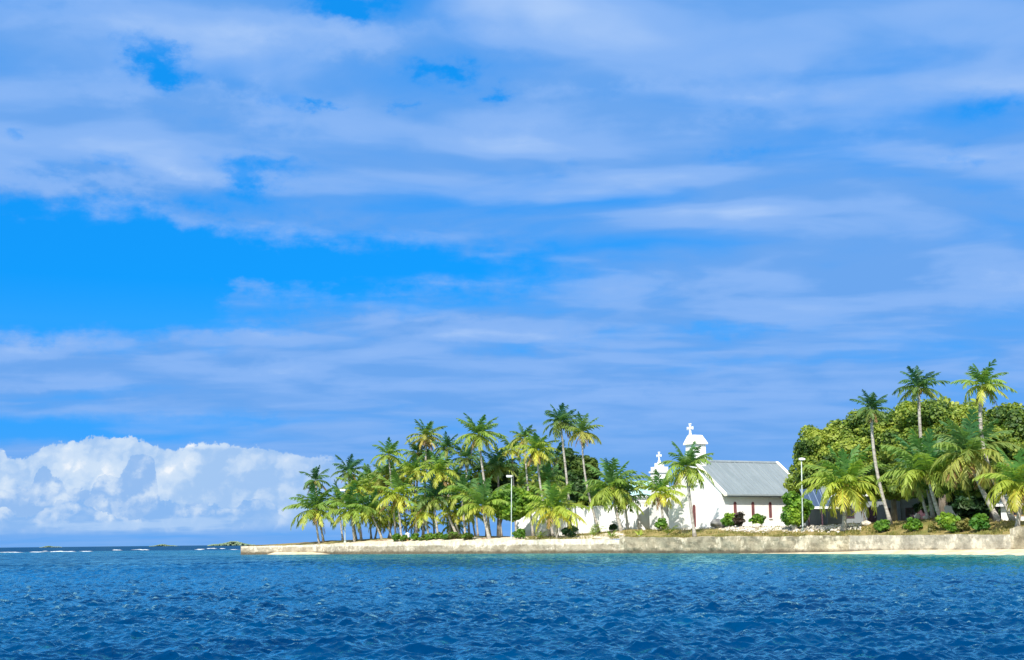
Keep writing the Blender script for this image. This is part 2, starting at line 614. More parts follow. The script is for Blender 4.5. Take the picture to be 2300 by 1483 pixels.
WATER_ROW = [(400, 1246), (540, 1245), (1000, 1243.5), (1390, 1242), (1700, 1242), (2000, 1242.5), (2300, 1244), (2800, 1246)]
FOOT_BACK = [(400, 1), (540, 0.6), (620, 3.0), (700, 3.0), (760, 0.5), (1000, 0.3), (1700, 0.5), (1850, 1.5), (2000, 4.0), (2300, 7.0), (2800, 8.0)]
WALL_TOP = [(400, 1.2), (540, 1.23), (720, 1.40), (840, 1.64), (960, 1.70), (1100, 1.76), (1250, 1.80), (1391, 1.68)]
WALL_TOP2 = [(1392, 1.95), (1500, 1.86), (1700, 1.84), (2000, 1.74), (2270, 1.72)]
BACK_Z = [(400, 1.25), (540, 1.28), (640, 1.6), (720, 1.9), (860, 2.25), (1000, 2.4), (1250, 2.2), (1330, 2.6), (1400, 2.95), (1560, 2.75), (1640, 3.05),
          (1800, 2.85), (1900, 3.0), (2000, 3.15), (2118, 3.4), (2280, 2.95), (2500, 3.0)]


def shore_d(px):
    return EYE * FPX / (lerp_tab(px, WATER_ROW) - hor_row(px))


def wall_d(px):
    return shore_d(px) + lerp_tab(px, FOOT_BACK)


def wall_z(px):
    return lerp_tab(px, WALL_TOP) if px < 1391.5 else lerp_tab(px, WALL_TOP2)


def land_z(px, t):
    a = wall_z(px) - 0.05
    if 1330 < px < 1450:
        a = float(np.interp(px, [1330, 1450], [1.70, 1.83]))
    k = min(max((t - 0.6) / 9.0, 0), 1)
    k = k * k * (3 - 2 * k) * 0.6 + k * 0.4
    return a + (lerp_tab(px, BACK_Z) - a) * k


def L(px, t):
    """ground point on that bearing, t metres behind the sea wall"""
    h = hdir(px) * (wall_d(px) + t)
    return Vector((h.x, h.y, land_z(px, t)))


def ground_at(px, dist):
    return L(px, dist - wall_d(px))


def ppm(dist):
    return FPX / dist

# ------------------------------------------------------------------ water
def build_water():
    rng = np.random.default_rng(11)
    az = np.concatenate([np.linspace(-172, -25.2, 44), np.linspace(-24, 24, 600), np.linspace(25.2, 172, 44)])
    na = len(az)
    # rings follow the perspective: fine close to the boat, coarse far out
    rows = np.concatenate([np.linspace(0.0115, 0.095, 740), np.linspace(0.095, 0.20, 60)[1:]])
    dist = EYE / rows[::-1]
    far = np.geomspace(dist[-1], 26000, 42)[1:]
    near = np.array([0.4, 2.5, 5.0])
    dist = np.concatenate([near, dist, far])
    A = np.radians(az)
    D, AA = np.meshgrid(dist, A, indexing='ij')
    X, Y = D * np.sin(AA), D * np.cos(AA)
    Z = np.zeros_like(X)
    gx, gy = np.zeros_like(X), np.zeros_like(X)
    dr = np.gradient(dist)[:, None] * np.ones_like(X)
    da = D * np.gradient(A)[None, :]
    # wind from behind the right shoulder: chop of many sizes
    n = 150
    lam = np.concatenate([np.exp(rng.uniform(np.log(0.13), np.log(0.95), n - 40)), np.exp(rng.uniform(np.log(0.8), np.log(2.6), 40))])
    th = np.radians(100 + rng.normal(0, 48, n))
    amp = 0.0225 * lam ** 0.85 * rng.uniform(0.5, 1.3, n) / np.sqrt(n / 26)
    amp *= np.where(lam > 0.9, 0.55, 1.15)
    ph = rng.uniform(0, 2 * PI, n)
    patch = 0.62 + 0.76 * fbm(np.stack([X.ravel() * 0.05, Y.ravel() * 0.05, 0 * X.ravel()], 1), 3, 5).reshape(X.shape)
    for l, t, a, p in zip(lam, th, amp, ph):
        k = 2 * PI / l
        cx, cy = math.cos(t), math.sin(t)
        # how well the grid resolves this wave, along both grid directions
        w1 = np.clip(l / (2.4 * da) - 0.5, 0, 1)
        w2 = np.clip(l / (1.6 * dr * np.maximum(abs(cy), 0.35)) - 0.5, 0, 1)
        w = a * w1 * w2 * patch
        f = k * (cx * X + cy * Y) + p
        Z += w * np.cos(f)
        s = np.sin(f) * w * 0.65
        gx -= s * cx
        gy -= s * cy
    X2, Y2 = X + gx, Y + gy
    v = np.stack([X2, Y2, Z], -1).reshape(-1, 3)
    nr = len(dist)
    i, j = np.meshgrid(np.arange(nr - 1), np.arange(na - 1), indexing='ij')
    b = (i * na + j).ravel()
    f = np.stack([b, b + 1, b + na + 1, b + na], 1)
    # depth of the lagoon: shoaling towards the wall, a pale reef flat, deep water outside the reef
    px = W0 / 2 + FPX * np.tan(np.clip(AA, -0.9, 0.9)) * 1.0 / math.cos(R(PITCH)) * 1.0
    pxs = np.linspace(-1500, 3900, 300)
    sh = np.array([shore_d(min(max(p, 400), 3600)) for p in pxs])
    Ds = np.interp(px, pxs, sh)
    nz = fbm(np.stack([X.ravel() * 0.045, Y.ravel() * 0.03, 0 * X.ravel()], 1), 4, 9).reshape(X.shape)
    gap = Ds - D
    right = np.interp(px, [300, 700, 1300, 2300], [0.0, 0.55, 0.8, 1.0])
    width = np.interp(px, [300, 1200, 2300], [75, 100, 88])
    shal = np.clip(1 - gap / width + (nz - 0.5) * 1.1, 0, 1) * right * (gap > -40)
    sand = np.clip(1 - gap / np.interp(px, [600, 1500, 2300], [8, 14, 26]) + (nz - 0.5) * 0.5, 0, 1) * np.clip(right, 0, 1) * (gap > -40)
    reef = np.clip(1 - np.abs(np.log(D / 330)) / 0.33, 0, 1) * (px < 640) * np.clip(0.55 + (nz - 0.5) * 2.2, 0, 1)
    deep_out = np.clip((D - 390) / 90, 0, 1)
    c = np.stack([np.clip(np.maximum(shal, reef * 0.95), 0, 1), sand, deep_out], -1).reshape(-1, 3)

    m, nt, bs, out = material('sea_water')
    at_ = nt.nodes.new('ShaderNodeVertexColor'); at_.layer_name = 'Col'
    s = nt.nodes.new('ShaderNodeSeparateColor')
    nt.links.new(at_.outputs[0], s.inputs[0])
    shl, snd, dp = E(s.outputs[0]), E(s.outputs[1]), E(s.outputs[2])
    p = tcoord('Position')
    cn = e_noise(p, 0.11, 4.0, 0.6)
    c0 = e_mix(e_smooth(cn, 0.35, 0.7), (0.000, 0.022, 0.082), (0.000, 0.044, 0.132))
    c1 = e_mix(dp, c0, (0.000, 0.014, 0.065))
    c2 = e_mix(shl, c1, (0.000, 0.125, 0.150))
    c3 = e_mix(snd * 0.8, c2, (0.10, 0.22, 0.21))
    nz1 = e_noise(vmul(p, (1.0, 0.8, 1.0)), 5.0, 4.0, 0.62)
    nz2 = e_noise(vmul(p, (0.7, 1.0, 1.0)), 1.3, 3.0, 0.6)
    bn = bump(bs, nz1 * 0.40 + nz2 * 1.0, 0.15, 1.0)
    # body colour under a choppy surface: the mirror part never gets as strong as on still water
    df = nt.nodes.new('ShaderNodeBsdfDiffuse'); nt.links.new(c3.s, df.inputs['Color'])
    nt.links.new(bn.outputs[0], df.inputs['Normal'])
    gl = nt.nodes.new('ShaderNodeBsdfGlossy'); gl.inputs['Roughness'].default_value = 0.10
    gl.inputs['Color'].default_value = (0.50, 1.0, 1.0, 1)
    nt.links.new(bn.outputs[0], gl.inputs['Normal'])
    fr = nt.nodes.new('ShaderNodeFresnel'); fr.inputs['IOR'].default_value = 1.333
    nt.links.new(bn.outputs[0], fr.inputs['Normal'])
    # beyond a few dozen metres single wavelets are too small to see: their steep faces lower the mean reflection, in streaks
    px_, py_, pz_ = sep(p)
    D_ = E.m('SQRT', px_ * px_ + py_ * py_)
    farw = e_smooth(E.m('LOGARITHM', D_, 10.0), 1.66, 2.12)
    st1 = e_noise(vmul(p, (1.5, 0.30, 1.0)), 1.0, 3.0, 0.6)
    st2 = e_noise(vmul(p, (0.16, 0.05, 1.0)), 1.0, 4.0, 0.6)
    stf = e_smooth(st1 * 0.85 + st2 * 0.35, 0.48, 0.76) * 0.78
    k_ = (1.0 - farw) * 0.95 + farw * (stf + 0.12)
    fac = E.m('MINIMUM', e_smooth(E(fr.outputs[0]), 0.02, 0.56) * k_ * 1.10, 0.92 - dp * 0.68)
    mx = nt.nodes.new('ShaderNodeMixShader')
    nt.links.new(fac.s, mx.inputs[0]); nt.links.new(df.outputs[0], mx.inputs[1]); nt.links.new(gl.outputs[0], mx.inputs[2])
    nt.links.new(mx.outputs[0], out.inputs['Surface'])
    nt.nodes.remove(bs)
    return tag(mesh_obj('water', v, f, m, col=c, smooth=True), 'deep blue choppy lagoon water turning turquoise along the sea wall', None, None, 'structure')


water = build_water()

# ------------------------------------------------------------------ land
PX_LAND = np.concatenate([np.linspace(541, 700, 50), np.linspace(704, 2300, 400), np.linspace(2310, 3600, 110)])
T_LAND = np.concatenate([np.linspace(0.35, 12, 34), np.linspace(13, 40, 28), np.linspace(44, 120, 14)])


def build_land():
    pts, col = [], []
    for t in T_LAND:
        for px in PX_LAND:
            # the point of the island narrows towards its tip
            tt = t * float(np.interp(px, [541, 620, 760, 900], [0.10, 0.30, 0.75, 1.0]))
            p = L(px, tt)
            pts.append(p)
            col.append((px, t, 0))
    v = np.array(pts)
    k = np.array(col)
    n = fbm(v * 0.35, 4, 3) - 0.5
    n2 = fbm(v * 1.6, 3, 8) - 0.5
    edge = np.clip((k[:, 1] - 0.4) / 3, 0, 1)
    v[:, 2] += (n * 0.34 + n2 * 0.10) * edge
    # what covers the ground: bare coral sand along the low wall, dry grass above the high wall, leaf litter under the trees
    px, t = k[:, 0], k[:, 1]
    m = fbm(v * 0.22, 4, 21)
    sand = np.clip(np.interp(px, [541, 760, 900, 1300, 1390, 1420], [0.3, 0.6, 1, 1, 0.85, 0.0]) * np.clip((9 - t) / 4, 0, 1), 0, 1)
    rub = np.interp(px, [1560, 1640, 1700, 1880, 1930], [0, 1, 1, 1, 0]) * np.clip(1 - np.abs(t - np.interp(px, [1560, 1700, 1900], [9, 6.5, 7])) / 2.6, 0, 1)
    sand = np.clip(sand + rub + (m - 0.5) * 0.6 * (sand + rub > 0.03), 0, 1)
    lit = np.clip((t - 9) / 6, 0, 1) * np.clip(0.6 + (m - 0.5) * 2, 0, 1)
    grn = np.clip((fbm(v * 0.5, 4, 33) - 0.45) * 4, 0, 1)
    c = np.stack([sand, lit, grn], 1)
    na, nt_ = len(PX_LAND), len(T_LAND)
    i, j = np.meshgrid(np.arange(nt_ - 1), np.arange(na - 1), indexing='ij')
    b = (i * na + j).ravel()
    f = np.stack([b, b + 1, b + na + 1, b + na], 1)
    mt, nt, bs, out = material('island_ground')
    a = nt.nodes.new('ShaderNodeVertexColor'); a.layer_name = 'Col'
    s = nt.nodes.new('ShaderNodeSeparateColor'); nt.links.new(a.outputs[0], s.inputs[0])
    p = tcoord()
    n1 = e_noise(p, 1.1, 5.0, 0.65)
    n3 = e_noise(p, 6.0, 4.0, 0.6)
    grass = e_mix(e_smooth(n1 + (n3 - 0.5) * 0.5, 0.35, 0.65), (0.20, 0.155, 0.055), (0.33, 0.265, 0.105))
    grass = e_mix(E(s.outputs[2]) * 0.7, grass, (0.13, 0.15, 0.035))
    grass = e_mix(E(s.outputs[1]) * 0.75, grass, (0.14, 0.10, 0.055))
    sandc = e_mix(e_smooth(n3 + (n1 - 0.5) * 0.6, 0.3, 0.7), (0.46, 0.38, 0.26), (0.74, 0.66, 0.53))
    c_ = e_mix(e_smooth(E(s.outputs[0]) + (n1 - 0.5) * 0.5, 0.35, 0.6), grass, sandc)
    nt.links.new(c_.s, bs.inputs['Base Color'])
    bs.inputs['Roughness'].default_value = 0.95
    bs.inputs['Specular IOR Level'].default_value = 0.1
    bump(bs, n3 * 0.6 + n1, 0.12)
    tag(mesh_obj('ground', v, f, mt, col=c, smooth=True), 'sandy and grassy ground of the island behind the sea wall', None, None, 'structure')

    # strip of beach below the wall
    pxs = np.linspace(1560, 3600, 380)
    pts, rows = [], 9
    for r in range(rows):
        for px in pxs:
            a = wall_d(px) + 0.3
            b = shore_d(px) - 2.0
            k = r / (rows - 1)
            h = hdir(px) * (b + (a - b) * k)
            top = float(np.interp(px, [1560, 1700, 1850, 2000, 2300], [-0.1, 0.06, 0.16, 0.38, 0.44]))
            zz_ = -0.34 + (top + 0.34) * (1 - (1 - k) ** 1.6)
            pts.append((h.x, h.y, zz_))
    v = np.array(pts)
    v[:, 2] += (fbm(v * np.array([0.6, 0.9, 1]), 4, 2) - 0.5) * 0.12
    i, j = np.meshgrid(np.arange(rows - 1), np.arange(len(pxs) - 1), indexing='ij')
    b = (i * len(pxs) + j).ravel()
    f = np.stack([b, b + 1, b + len(pxs) + 1, b + len(pxs)], 1)
    sm = noisy_mat('beach_sand', (0.50, 0.40, 0.25), (0.66, 0.57, 0.40), 0.8, 0.95, 5.0, bmp=0.05)
    tag(mesh_obj('beach', v, f, sm, smooth=True), 'narrow pale sand beach below the sea wall', None, None, 'structure')
    pxs = np.linspace(585, 770, 60)
    pts = []
    for r in range(6):
        for px in pxs:
            a = wall_d(px) + 0.3; b = shore_d(px) - 2.5
            k = r / 5
            h = hdir(px) * (b + (a - b) * k)
            top = float(np.interp(px, [585, 620, 700, 770], [-0.25, 0.42, 0.40, -0.2]))
            pts.append((h.x, h.y, -0.3 + (top + 0.3) * k))
    i, j = np.meshgrid(np.arange(5), np.arange(59), indexing='ij')
    b = (i * 60 + j).ravel()
    tag(mesh_obj('beach', pts, np.stack([b, b + 1, b + 61, b + 60], 1), sm, smooth=True), 'small spit of sand below the far end of the wall', None, None, 'structure')


def wall_mat(name, dark, mid, pale, pale_amt, pale_above=None):
    m, nt, b, out = material(name)
    p = tcoord()
    x, y, z = sep(p)
    n1 = e_noise(vmul(p, (1, 1, 1.5)), 0.8, 6.0, 0.68)
    n2 = e_noise(vmul(p, (1.0, 1.0, 0.8)), 2.0, 5.0, 0.68)
    n3 = e_noise(p, 0.35, 4.0, 0.6)
    c = e_mix(e_smooth(n1, 0.30, 0.66), dark, mid)
    c = e_mix(e_smooth(n2 + (n3 - 0.5) * 1.2, 0.58 - pale_amt, 0.84 - pale_amt), c, pale)
    if pale_above is not None:  # paler cream tone above the given height
        c = e_mix(e_smooth(z + (n1 - 0.5) * 0.55, pale_above - 0.10, pale_above + 0.12) * 0.85, c, e_mix(e_smooth(n2, 0.35, 0.65), (0.52, 0.46, 0.34), (0.80, 0.73, 0.58)))
    tide = e_smooth(z + (n1 - 0.5) * 0.5, 0.52, 0.20)
    c = e_mix(tide * 0.85, c, (0.085, 0.065, 0.045))
    weed = e_smooth(z + (n3 - 0.5) * 0.3, 0.62, 0.45) * e_smooth(n2, 0.45, 0.6)
    c = e_mix(weed * 0.5, c, (0.16, 0.13, 0.07))
    nt.links.new(c.s, b.inputs['Base Color'])
    b.inputs['Roughness'].default_value = 0.92
    b.inputs['Specular IOR Level'].default_value = 0.2
    bump(b, n1 + n2 * 0.6, 0.12)
    return m


def build_wall(name, px0, px1, top, thick, mat, label, seed, rough=0.10, cap=None):
    n = int((px1 - px0) / 2.2)
    pxs = np.linspace(px0, px1, n)
    sec = []
    zl = np.array([0, 0.18, 0.34, 0.5, 0.64, 0.78, 0.9, 1.0])
    for px in pxs:
        h = hdir(px)
        d0 = wall_d(px)
        zt = top(px)
        ring = []
        for k in zl:
            bat = 0.22 * (1 - k)                           # the face leans back a little
            ring.append((h.x * (d0 - bat), h.y * (d0 - bat), -0.6 + (zt + 0.6) * k))
        ring += [(h.x * (d0 + thick * q), h.y * (d0 + thick * q), zt) for q in (0.35, 0.7, 1.0)]
        ring.append((h.x * (d0 + thick), h.y * (d0 + thick), -0.6))
        sec.append(ring)
    v = np.array(sec).reshape(-1, 3)
    m = len(sec[0])
    nn = fbm(v * np.array([0.9, 0.9, 1.6]), 4, seed) - 0.5
    nf = fbm(v * np.array([0.25, 0.25, 0.5]), 3, seed + 5) - 0.5
    idx = np.tile(np.arange(m), n)
    front = idx < 8
    hx = v[:, :2] / np.linalg.norm(v[:, :2], axis=1)[:, None]
    v[:, :2] += hx * ((nn * rough * 3.0 + nf * rough * 3.5) * front)[:, None]
    topm = (idx >= 6) & (idx < 11)
    big = fbm(v * np.array([0.4, 0.4, 0.0]), 3, seed + 9) - 0.5
    v[:, 2] += np.where(topm, big * rough * 2.2 + nn * rough * 1.2, 0)
    f = []
    i, j = np.meshgrid(np.arange(n - 1), np.arange(m - 1), indexing='ij')
    b = (i * m + j).ravel()
    f = [tuple(q) for q in np.stack([b, b + m, b + m + 1, b + 1], 1)]
    f.append(tuple(range(m)))
    f.append(tuple((n - 1) * m + q for q in reversed(range(m))))
    o = mesh_obj(name, v, f, mat)
    return tag(o, label, 'sea wall', 'sections of sea wall along the shore')


build_land()
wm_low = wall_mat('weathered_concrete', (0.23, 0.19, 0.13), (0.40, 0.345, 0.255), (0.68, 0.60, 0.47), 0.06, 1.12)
wm_high = wall_mat('weathered_coral_stone', (0.20, 0.17, 0.11), (0.40, 0.345, 0.235), (0.66, 0.57, 0.41), 0.06)
wm_pale = wall_mat('pale_weathered_concrete', (0.27, 0.245, 0.19), (0.48, 0.435, 0.335), (0.72, 0.64, 0.49), 0.09)
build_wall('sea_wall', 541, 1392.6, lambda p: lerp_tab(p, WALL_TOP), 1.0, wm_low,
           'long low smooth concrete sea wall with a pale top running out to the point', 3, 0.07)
build_wall('sea_wall', 1391.5, 1907, lambda p: lerp_tab(p, WALL_TOP2), 0.8, wm_high,
           'rough grey coral stone sea wall in front of the church', 14, 0.15)
build_wall('sea_wall', 1905.5, 2271, lambda p: lerp_tab(p, WALL_TOP2), 0.8, wm_pale,
           'pale smooth sea wall above the strip of sand in front of the leafy shrubs', 25, 0.09)
build_wall('sea_wall', 2269, 3598, lambda p: 2.1 + 0.25 * min(max((p - 2269) / 16, 0), 1), 0.9, wm_high,
           'taller rough stone block of sea wall at the edge of the picture', 31, 0.15)

# coral rubble and stones heaped along the bank
rng = np.random.default_rng(5)
stone_m = noisy_mat('coral_stone', (0.40, 0.35, 0.28), (0.72, 0.66, 0.57), 2.5, 0.95, 5.0, bmp=0.1)
dark_stone_m = noisy_mat('dark_stone', (0.10, 0.10, 0.10), (0.24, 0.235, 0.22), 1.2, 0.95, 5.0, bmp=0.15)


def ico(sub):
    import bmesh
    bm = bmesh.new()
    bmesh.ops.create_icosphere(bm, subdivisions=sub, radius=1.0)
    v = np.array([q.co[:] for q in bm.verts]); f = np.array([[a.index for a in q.verts] for q in bm.faces])
    bm.free()
    return v, f


ICO1, ICO2, ICO3 = ico(1), ico(2), ico(3)


def rock_geo(base, size, seed, amp=0.55, flat=0.7):
    v, f = base
    d = 1 + (fbm(v * 1.3 + seed * 7.7, 3, seed) - 0.5) * amp * 2
    return v * d[:, None] * np.array(size) * np.array([1, 1, flat]), f


def build_rubble():
    vv, ff, n0 = [], [], 0
    for k in range(1500):
        px = rng.uniform(1630, 1935)
        t = np.interp(px, [1560, 1700, 1900], [9, 6.5, 7]) + rng.normal(0, 1.0)
        s = rng.uniform(0.05, 0.17) * (1.7 if rng.random() < 0.08 else 1)
        v, f = rock_geo(ICO1, (s * rng.uniform(0.8, 1.5), s, s), k)
        p = L(px, t)
        vv.append(v + np.array([p.x, p.y, p.z + s * 0.1])); ff.append(f + n0); n0 += len(v)
    tag(mesh_obj('coral_rubble', np.concatenate(vv), np.concatenate(ff), stone_m), 'band of white coral rubble strewn along the bank by the church', 'rubble', None, 'stuff')


build_rubble()


def rock(name, px, t, size, mat, label, seed, cat='rock', group=None, sink=0.25):
    v, f = rock_geo(ICO3, size, seed, 0.5, 1.0)
    p = L(px, t)
    v = v - np.array([0, 0, v[:, 2].min() + sink * size[2]])
    o = mesh_obj(name, v, f, mat)
    o.location = p
    return tag(o, label, cat, group)


rock('boulder', 1618, 8.6, (1.15, 0.8, 0.62), dark_stone_m, 'dark grey boulder lying at the corner of the church', 4)
rock('stone', 1700, 7.5, (0.59, 0.37, 0.31), stone_m, 'large white stone on the rubble under the third arched church window', 8)
rock('stone', 1786, 5.6, (0.34, 0.28, 0.38), stone_m, 'upright pale stone just beside the foot of the lamp post by the bush', 12)
rock('stone', 1828, 5.8, (0.25, 0.25, 0.31), stone_m, 'pale stone between the lamp post and the blue roofed porch', 15)
rock('stone', 1912, 6.8, (0.50, 0.37, 0.26), stone_m, 'pale grey stone lying under the drooping yellow palm beside the blue roof', 18)
rock('stone', 1945, 7.4, (0.59, 0.37, 0.26), stone_m, 'low white stone at the foot of the grey house wall', 21)
rock('stone', 2064, 11.5, (0.34, 0.28, 0.38), stone_m, 'rounded white stone standing in the shade beneath the leaning palms', 24)
rock('stone', 2085, 10.5, (0.46, 0.31, 0.22), stone_m, 'flat white stone among the trunks of the leaning palms', 27)
rock('stone', 1396, 3.8, (0.31, 0.22, 0.14), stone_m, 'small white stone on the grass below the widely spread palm', 30)
rock('stone', 1345, 1.2, (0.40, 0.25, 0.17), stone_m, 'pale slab of stone on top of the low sea wall near its end', 33)

# ------------------------------------------------------------------ buildings
def plaster(name, c0, c1, stain, amt=0.45):
    m, nt, b, out = material(name)
    p = tcoord()
    x, y, z = sep(p)
    n = e_noise(p, 0.9, 5.0, 0.65)
    dr = e_noise(vmul(p, (1.0, 1.0, 0.15)), 1.6, 4.0, 0.65)
    c = e_mix(e_smooth(n, 0.3, 0.7), c0, c1)
    c = e_mix(e_smooth(dr + (n - 0.5) * 0.6, 0.58, 0.80) * amt, c, stain)
    c = e_mix(e_smooth(z + (n - 0.5) * 0.6, 0.55, 0.0) * 0.35, c, stain)
    nt.links.new(c.s, b.inputs['Base Color'])
    b.inputs['Roughness'].default_value = 0.9
    b.inputs['Specular IOR Level'].default_value = 0.2
    bump(b, n, 0.03)
    return m


def metal_roof(name, c0, c1, rough=0.45, metallic=0.0):
    m, nt, b, out = material(name)
    p = tcoord()
    n = e_noise(vmul(p, (1.0, 0.25, 0.25)), 1.3, 4.0, 0.6)
    x, y, z = sep(p)
    w = E.m('SINE', x * (2 * PI / 0.19))
    sheet = e_noise(e_vec(E.m('FLOOR', x * (1 / 0.76)), 0.0, 0.0), 7.3, 0.0)
    c = e_mix(e_smooth(n + (sheet - 0.5) * 0.5, 0.3, 0.7), c0, c1)
    nt.links.new(c.s, b.inputs['Base Color'])
    b.inputs['Roughness'].default_value = rough
    b.inputs['Metallic'].default_value = metallic
    bump(b, w, 0.02)
    return m


white_m = plaster('white_painted_plaster', (0.78, 0.77, 0.74), (0.84, 0.83, 0.81), (0.52, 0.48, 0.42))
trim_m = plaster('cream_painted_trim', (0.80, 0.74, 0.62), (0.84, 0.79, 0.68), (0.5, 0.44, 0.36), 0.3)
grey_pl = plaster('grey_and_shade_plaster', (0.19, 0.215, 0.23), (0.25, 0.275, 0.29), (0.12, 0.13, 0.13))
roof_grey = metal_roof('grey_corrugated_metal', (0.185, 0.225, 0.240), (0.225, 0.265, 0.280), 0.6)
roof_seam = noisy_mat('roof_seam_metal', (0.27, 0.315, 0.325), (0.31, 0.355, 0.365), 2.0, 0.5)
roof_aqua = metal_roof('aqua_painted_metal', (0.35, 0.60, 0.62), (0.46, 0.70, 0.70), 0.45)
roof_blue = metal_roof('blue_painted_metal', (0.035, 0.065, 0.13), (0.05, 0.09, 0.165), 0.6)
seam_blue = noisy_mat('pale_blue_seam', (0.15, 0.21, 0.30), (0.20, 0.26, 0.36), 2.0, 0.5)
red_wood = noisy_mat('dark_red_painted_wood', (0.16, 0.035, 0.035), (0.24, 0.06, 0.055), 3.0, 0.6)
dark_wood = noisy_mat('dark_brown_wood', (0.05, 0.025, 0.04), (0.09, 0.045, 0.06), 3.0, 0.6)
brown_wood = noisy_mat('brown_wood', (0.30, 0.17, 0.08), (0.40, 0.24, 0.12), 3.0, 0.7)
fascia_m = noisy_mat('grey_fascia_board', (0.20, 0.21, 0.215), (0.28, 0.29, 0.30), 3.0, 0.7)
white_tr = noisy_mat('white_painted_wood', (0.74, 0.74, 0.72), (0.82, 0.82, 0.80), 3.0, 0.6)
cross_m = noisy_mat('white_painted_cross', (0.80, 0.80, 0.78), (0.86, 0.86, 0.84), 3.0, 0.6)
glass_m, _nt, _b, _o = material('dark_window_glass')
_b.inputs['Base Color'].default_value = (0.02, 0.022, 0.03, 1)
shutter_m = noisy_mat('faded_red_shutter', (0.085, 0.045, 0.055), (0.22, 0.10, 0.10), 1.2, 0.7)
_b.inputs['Roughness'].default_value = 0.12


def arch_poly(w, z0, z1, n=8, pointed=0.25):
    """outline of a slightly pointed arch, counter-clockwise in (u, z)"""
    r = w / 2
    pts = [(-r, z0), (r, z0), (r, z1 - r * (1 + pointed))]
    for k in range(1, n):
        a = PI * k / n
        u = r * math.cos(a)
        z = z1 - r * (1 + pointed) + r * (1 + pointed) * math.sin(a)
        pts.append((u, z))
    pts.append((-r, z1 - r * (1 + pointed)))
    return pts


def arch_window(parent, axis, pos, w, z0, z1, out_dir, frame_m, name='window'):
    """axis 'y': window in a wall of constant y (u runs along x); axis 'x': wall of constant x. out_dir -1: faces the negative axis"""
    u0, plane_ = pos
    outer = arch_poly(w, z0, z1)
    inner = arch_poly(w - 0.14, z0 + 0.08, z1 - 0.09)
    n = len(outer)
    if axis == 'y':
        P = lambda u, z, d: (u0 + u, plane_ + out_dir * d, z)
    else:
        P = lambda u, z, d: (plane_ + out_dir * d, u0 + u, z)
    mb = MB()
    v = [P(u, z, 0.07) for u, z in outer] + [P(u, z, 0.07) for u, z in inner] + [P(u, z, 0.0) for u, z in outer] + [P(u, z, 0.012) for u, z in inner]
    f = []
    for i in range(n):
        j = (i + 1) % n
        f += [(i, j, n + j, n + i), (i, 2 * n + i, 2 * n + j, j), (n + i, n + j, 3 * n + j, 3 * n + i)]
    mb.add(v, f)
    fr = mb.build(name, frame_m, parent)
    pb = MB()
    pb.add([P(u, z, 0.014) for u, z in inner], [tuple(range(n))])
    pb.add([P(u, z, 0.030) for u, z in [(-0.02, z0 + 0.1), (0.02, z0 + 0.1), (0.02, z1 - 0.12), (-0.02, z1 - 0.12)]], [(0, 1, 2, 3)])
    pb.build('pane', shutter_m, fr)
    sb = MB()
    s = [P(-w / 2 - 0.08, z0 - 0.1, -0.02), P(w / 2 + 0.08, z0 - 0.1, -0.02), P(w / 2 + 0.08, z0, -0.02), P(-w / 2 - 0.08, z0, -0.02),
         P(-w / 2 - 0.08, z0 - 0.1, 0.14), P(w / 2 + 0.08, z0 - 0.1, 0.14), P(w / 2 + 0.08, z0, 0.12), P(-w / 2 - 0.08, z0, 0.12)]
    sb.add(s, [(0, 3, 2, 1), (4, 5, 6, 7), (0, 1, 5, 4), (1, 2, 6, 5), (2, 3, 7, 6), (3, 0, 4, 7)])
    sb.build('sill', white_tr, fr)
    return fr


def rect_window(parent, x0, x1, z0, z1, y, frame_m, name='window', depth=0.07, bars=1):
    fw = 0.09
    mb = MB()
    mb.box(x0, x1, y - depth, y, z0, z0 + fw).box(x0, x1, y - depth, y, z1 - fw, z1)
    mb.box(x0, x0 + fw, y - depth, y, z0 + fw, z1 - fw).box(x1 - fw, x1, y - depth, y, z0 + fw, z1 - fw)
    for k in range(bars):
        xm = x0 + (x1 - x0) * (k + 1) / (bars + 1)
        mb.box(xm - 0.025, xm + 0.025, y - depth * 0.8, y - 0.012, z0 + fw, z1 - fw)
    fr = mb.build(name, frame_m, parent)
    MB().box(x0 + fw, x1 - fw, y - 0.010, y - 0.003, z0 + fw, z1 - fw).build('pane', glass_m, fr)
    return fr


def cross(parent, x, y, z, h, name='cross', along='y'):
    """latin cross with flared ends on a small foot; arms along x or y"""
    t = h * 0.055
    aw = h * 0.27
    zc = z + h * 0.66
    mb = MB()

    def bx(a0, a1, z0, z1, tt):
        if along == 'y': mb.box(x - tt, x + tt, y + a0, y + a1, z0, z1)
        else: mb.box(x + a0, x + a1, y - tt, y + tt, z0, z1)
    bx(-h * 0.13, h * 0.13, z, z + h * 0.10, t * 2.0)
    bx(-h * 0.085, h * 0.085, z + h * 0.10, z + h * 0.26, t * 1.4)
    bx(-t, t, z + h * 0.26, z + h * 0.93, t)
    bx(-t * 1.9, t * 1.9, z + h * 0.93, z + h, t * 1.1)
    bx(-aw, -t, zc - t, zc + t, t)
    bx(t, aw, zc - t, zc + t, t)
    bx(-aw - t * 0.9, -aw, zc - t * 1.9, zc + t * 1.9, t * 1.1)
    bx(aw, aw + t * 0.9, zc - t * 1.9, zc + t * 1.9, t * 1.1)
    return mb.build(name, cross_m, parent)


TH = 28.0                                  # the nave runs to the right and away from the shore


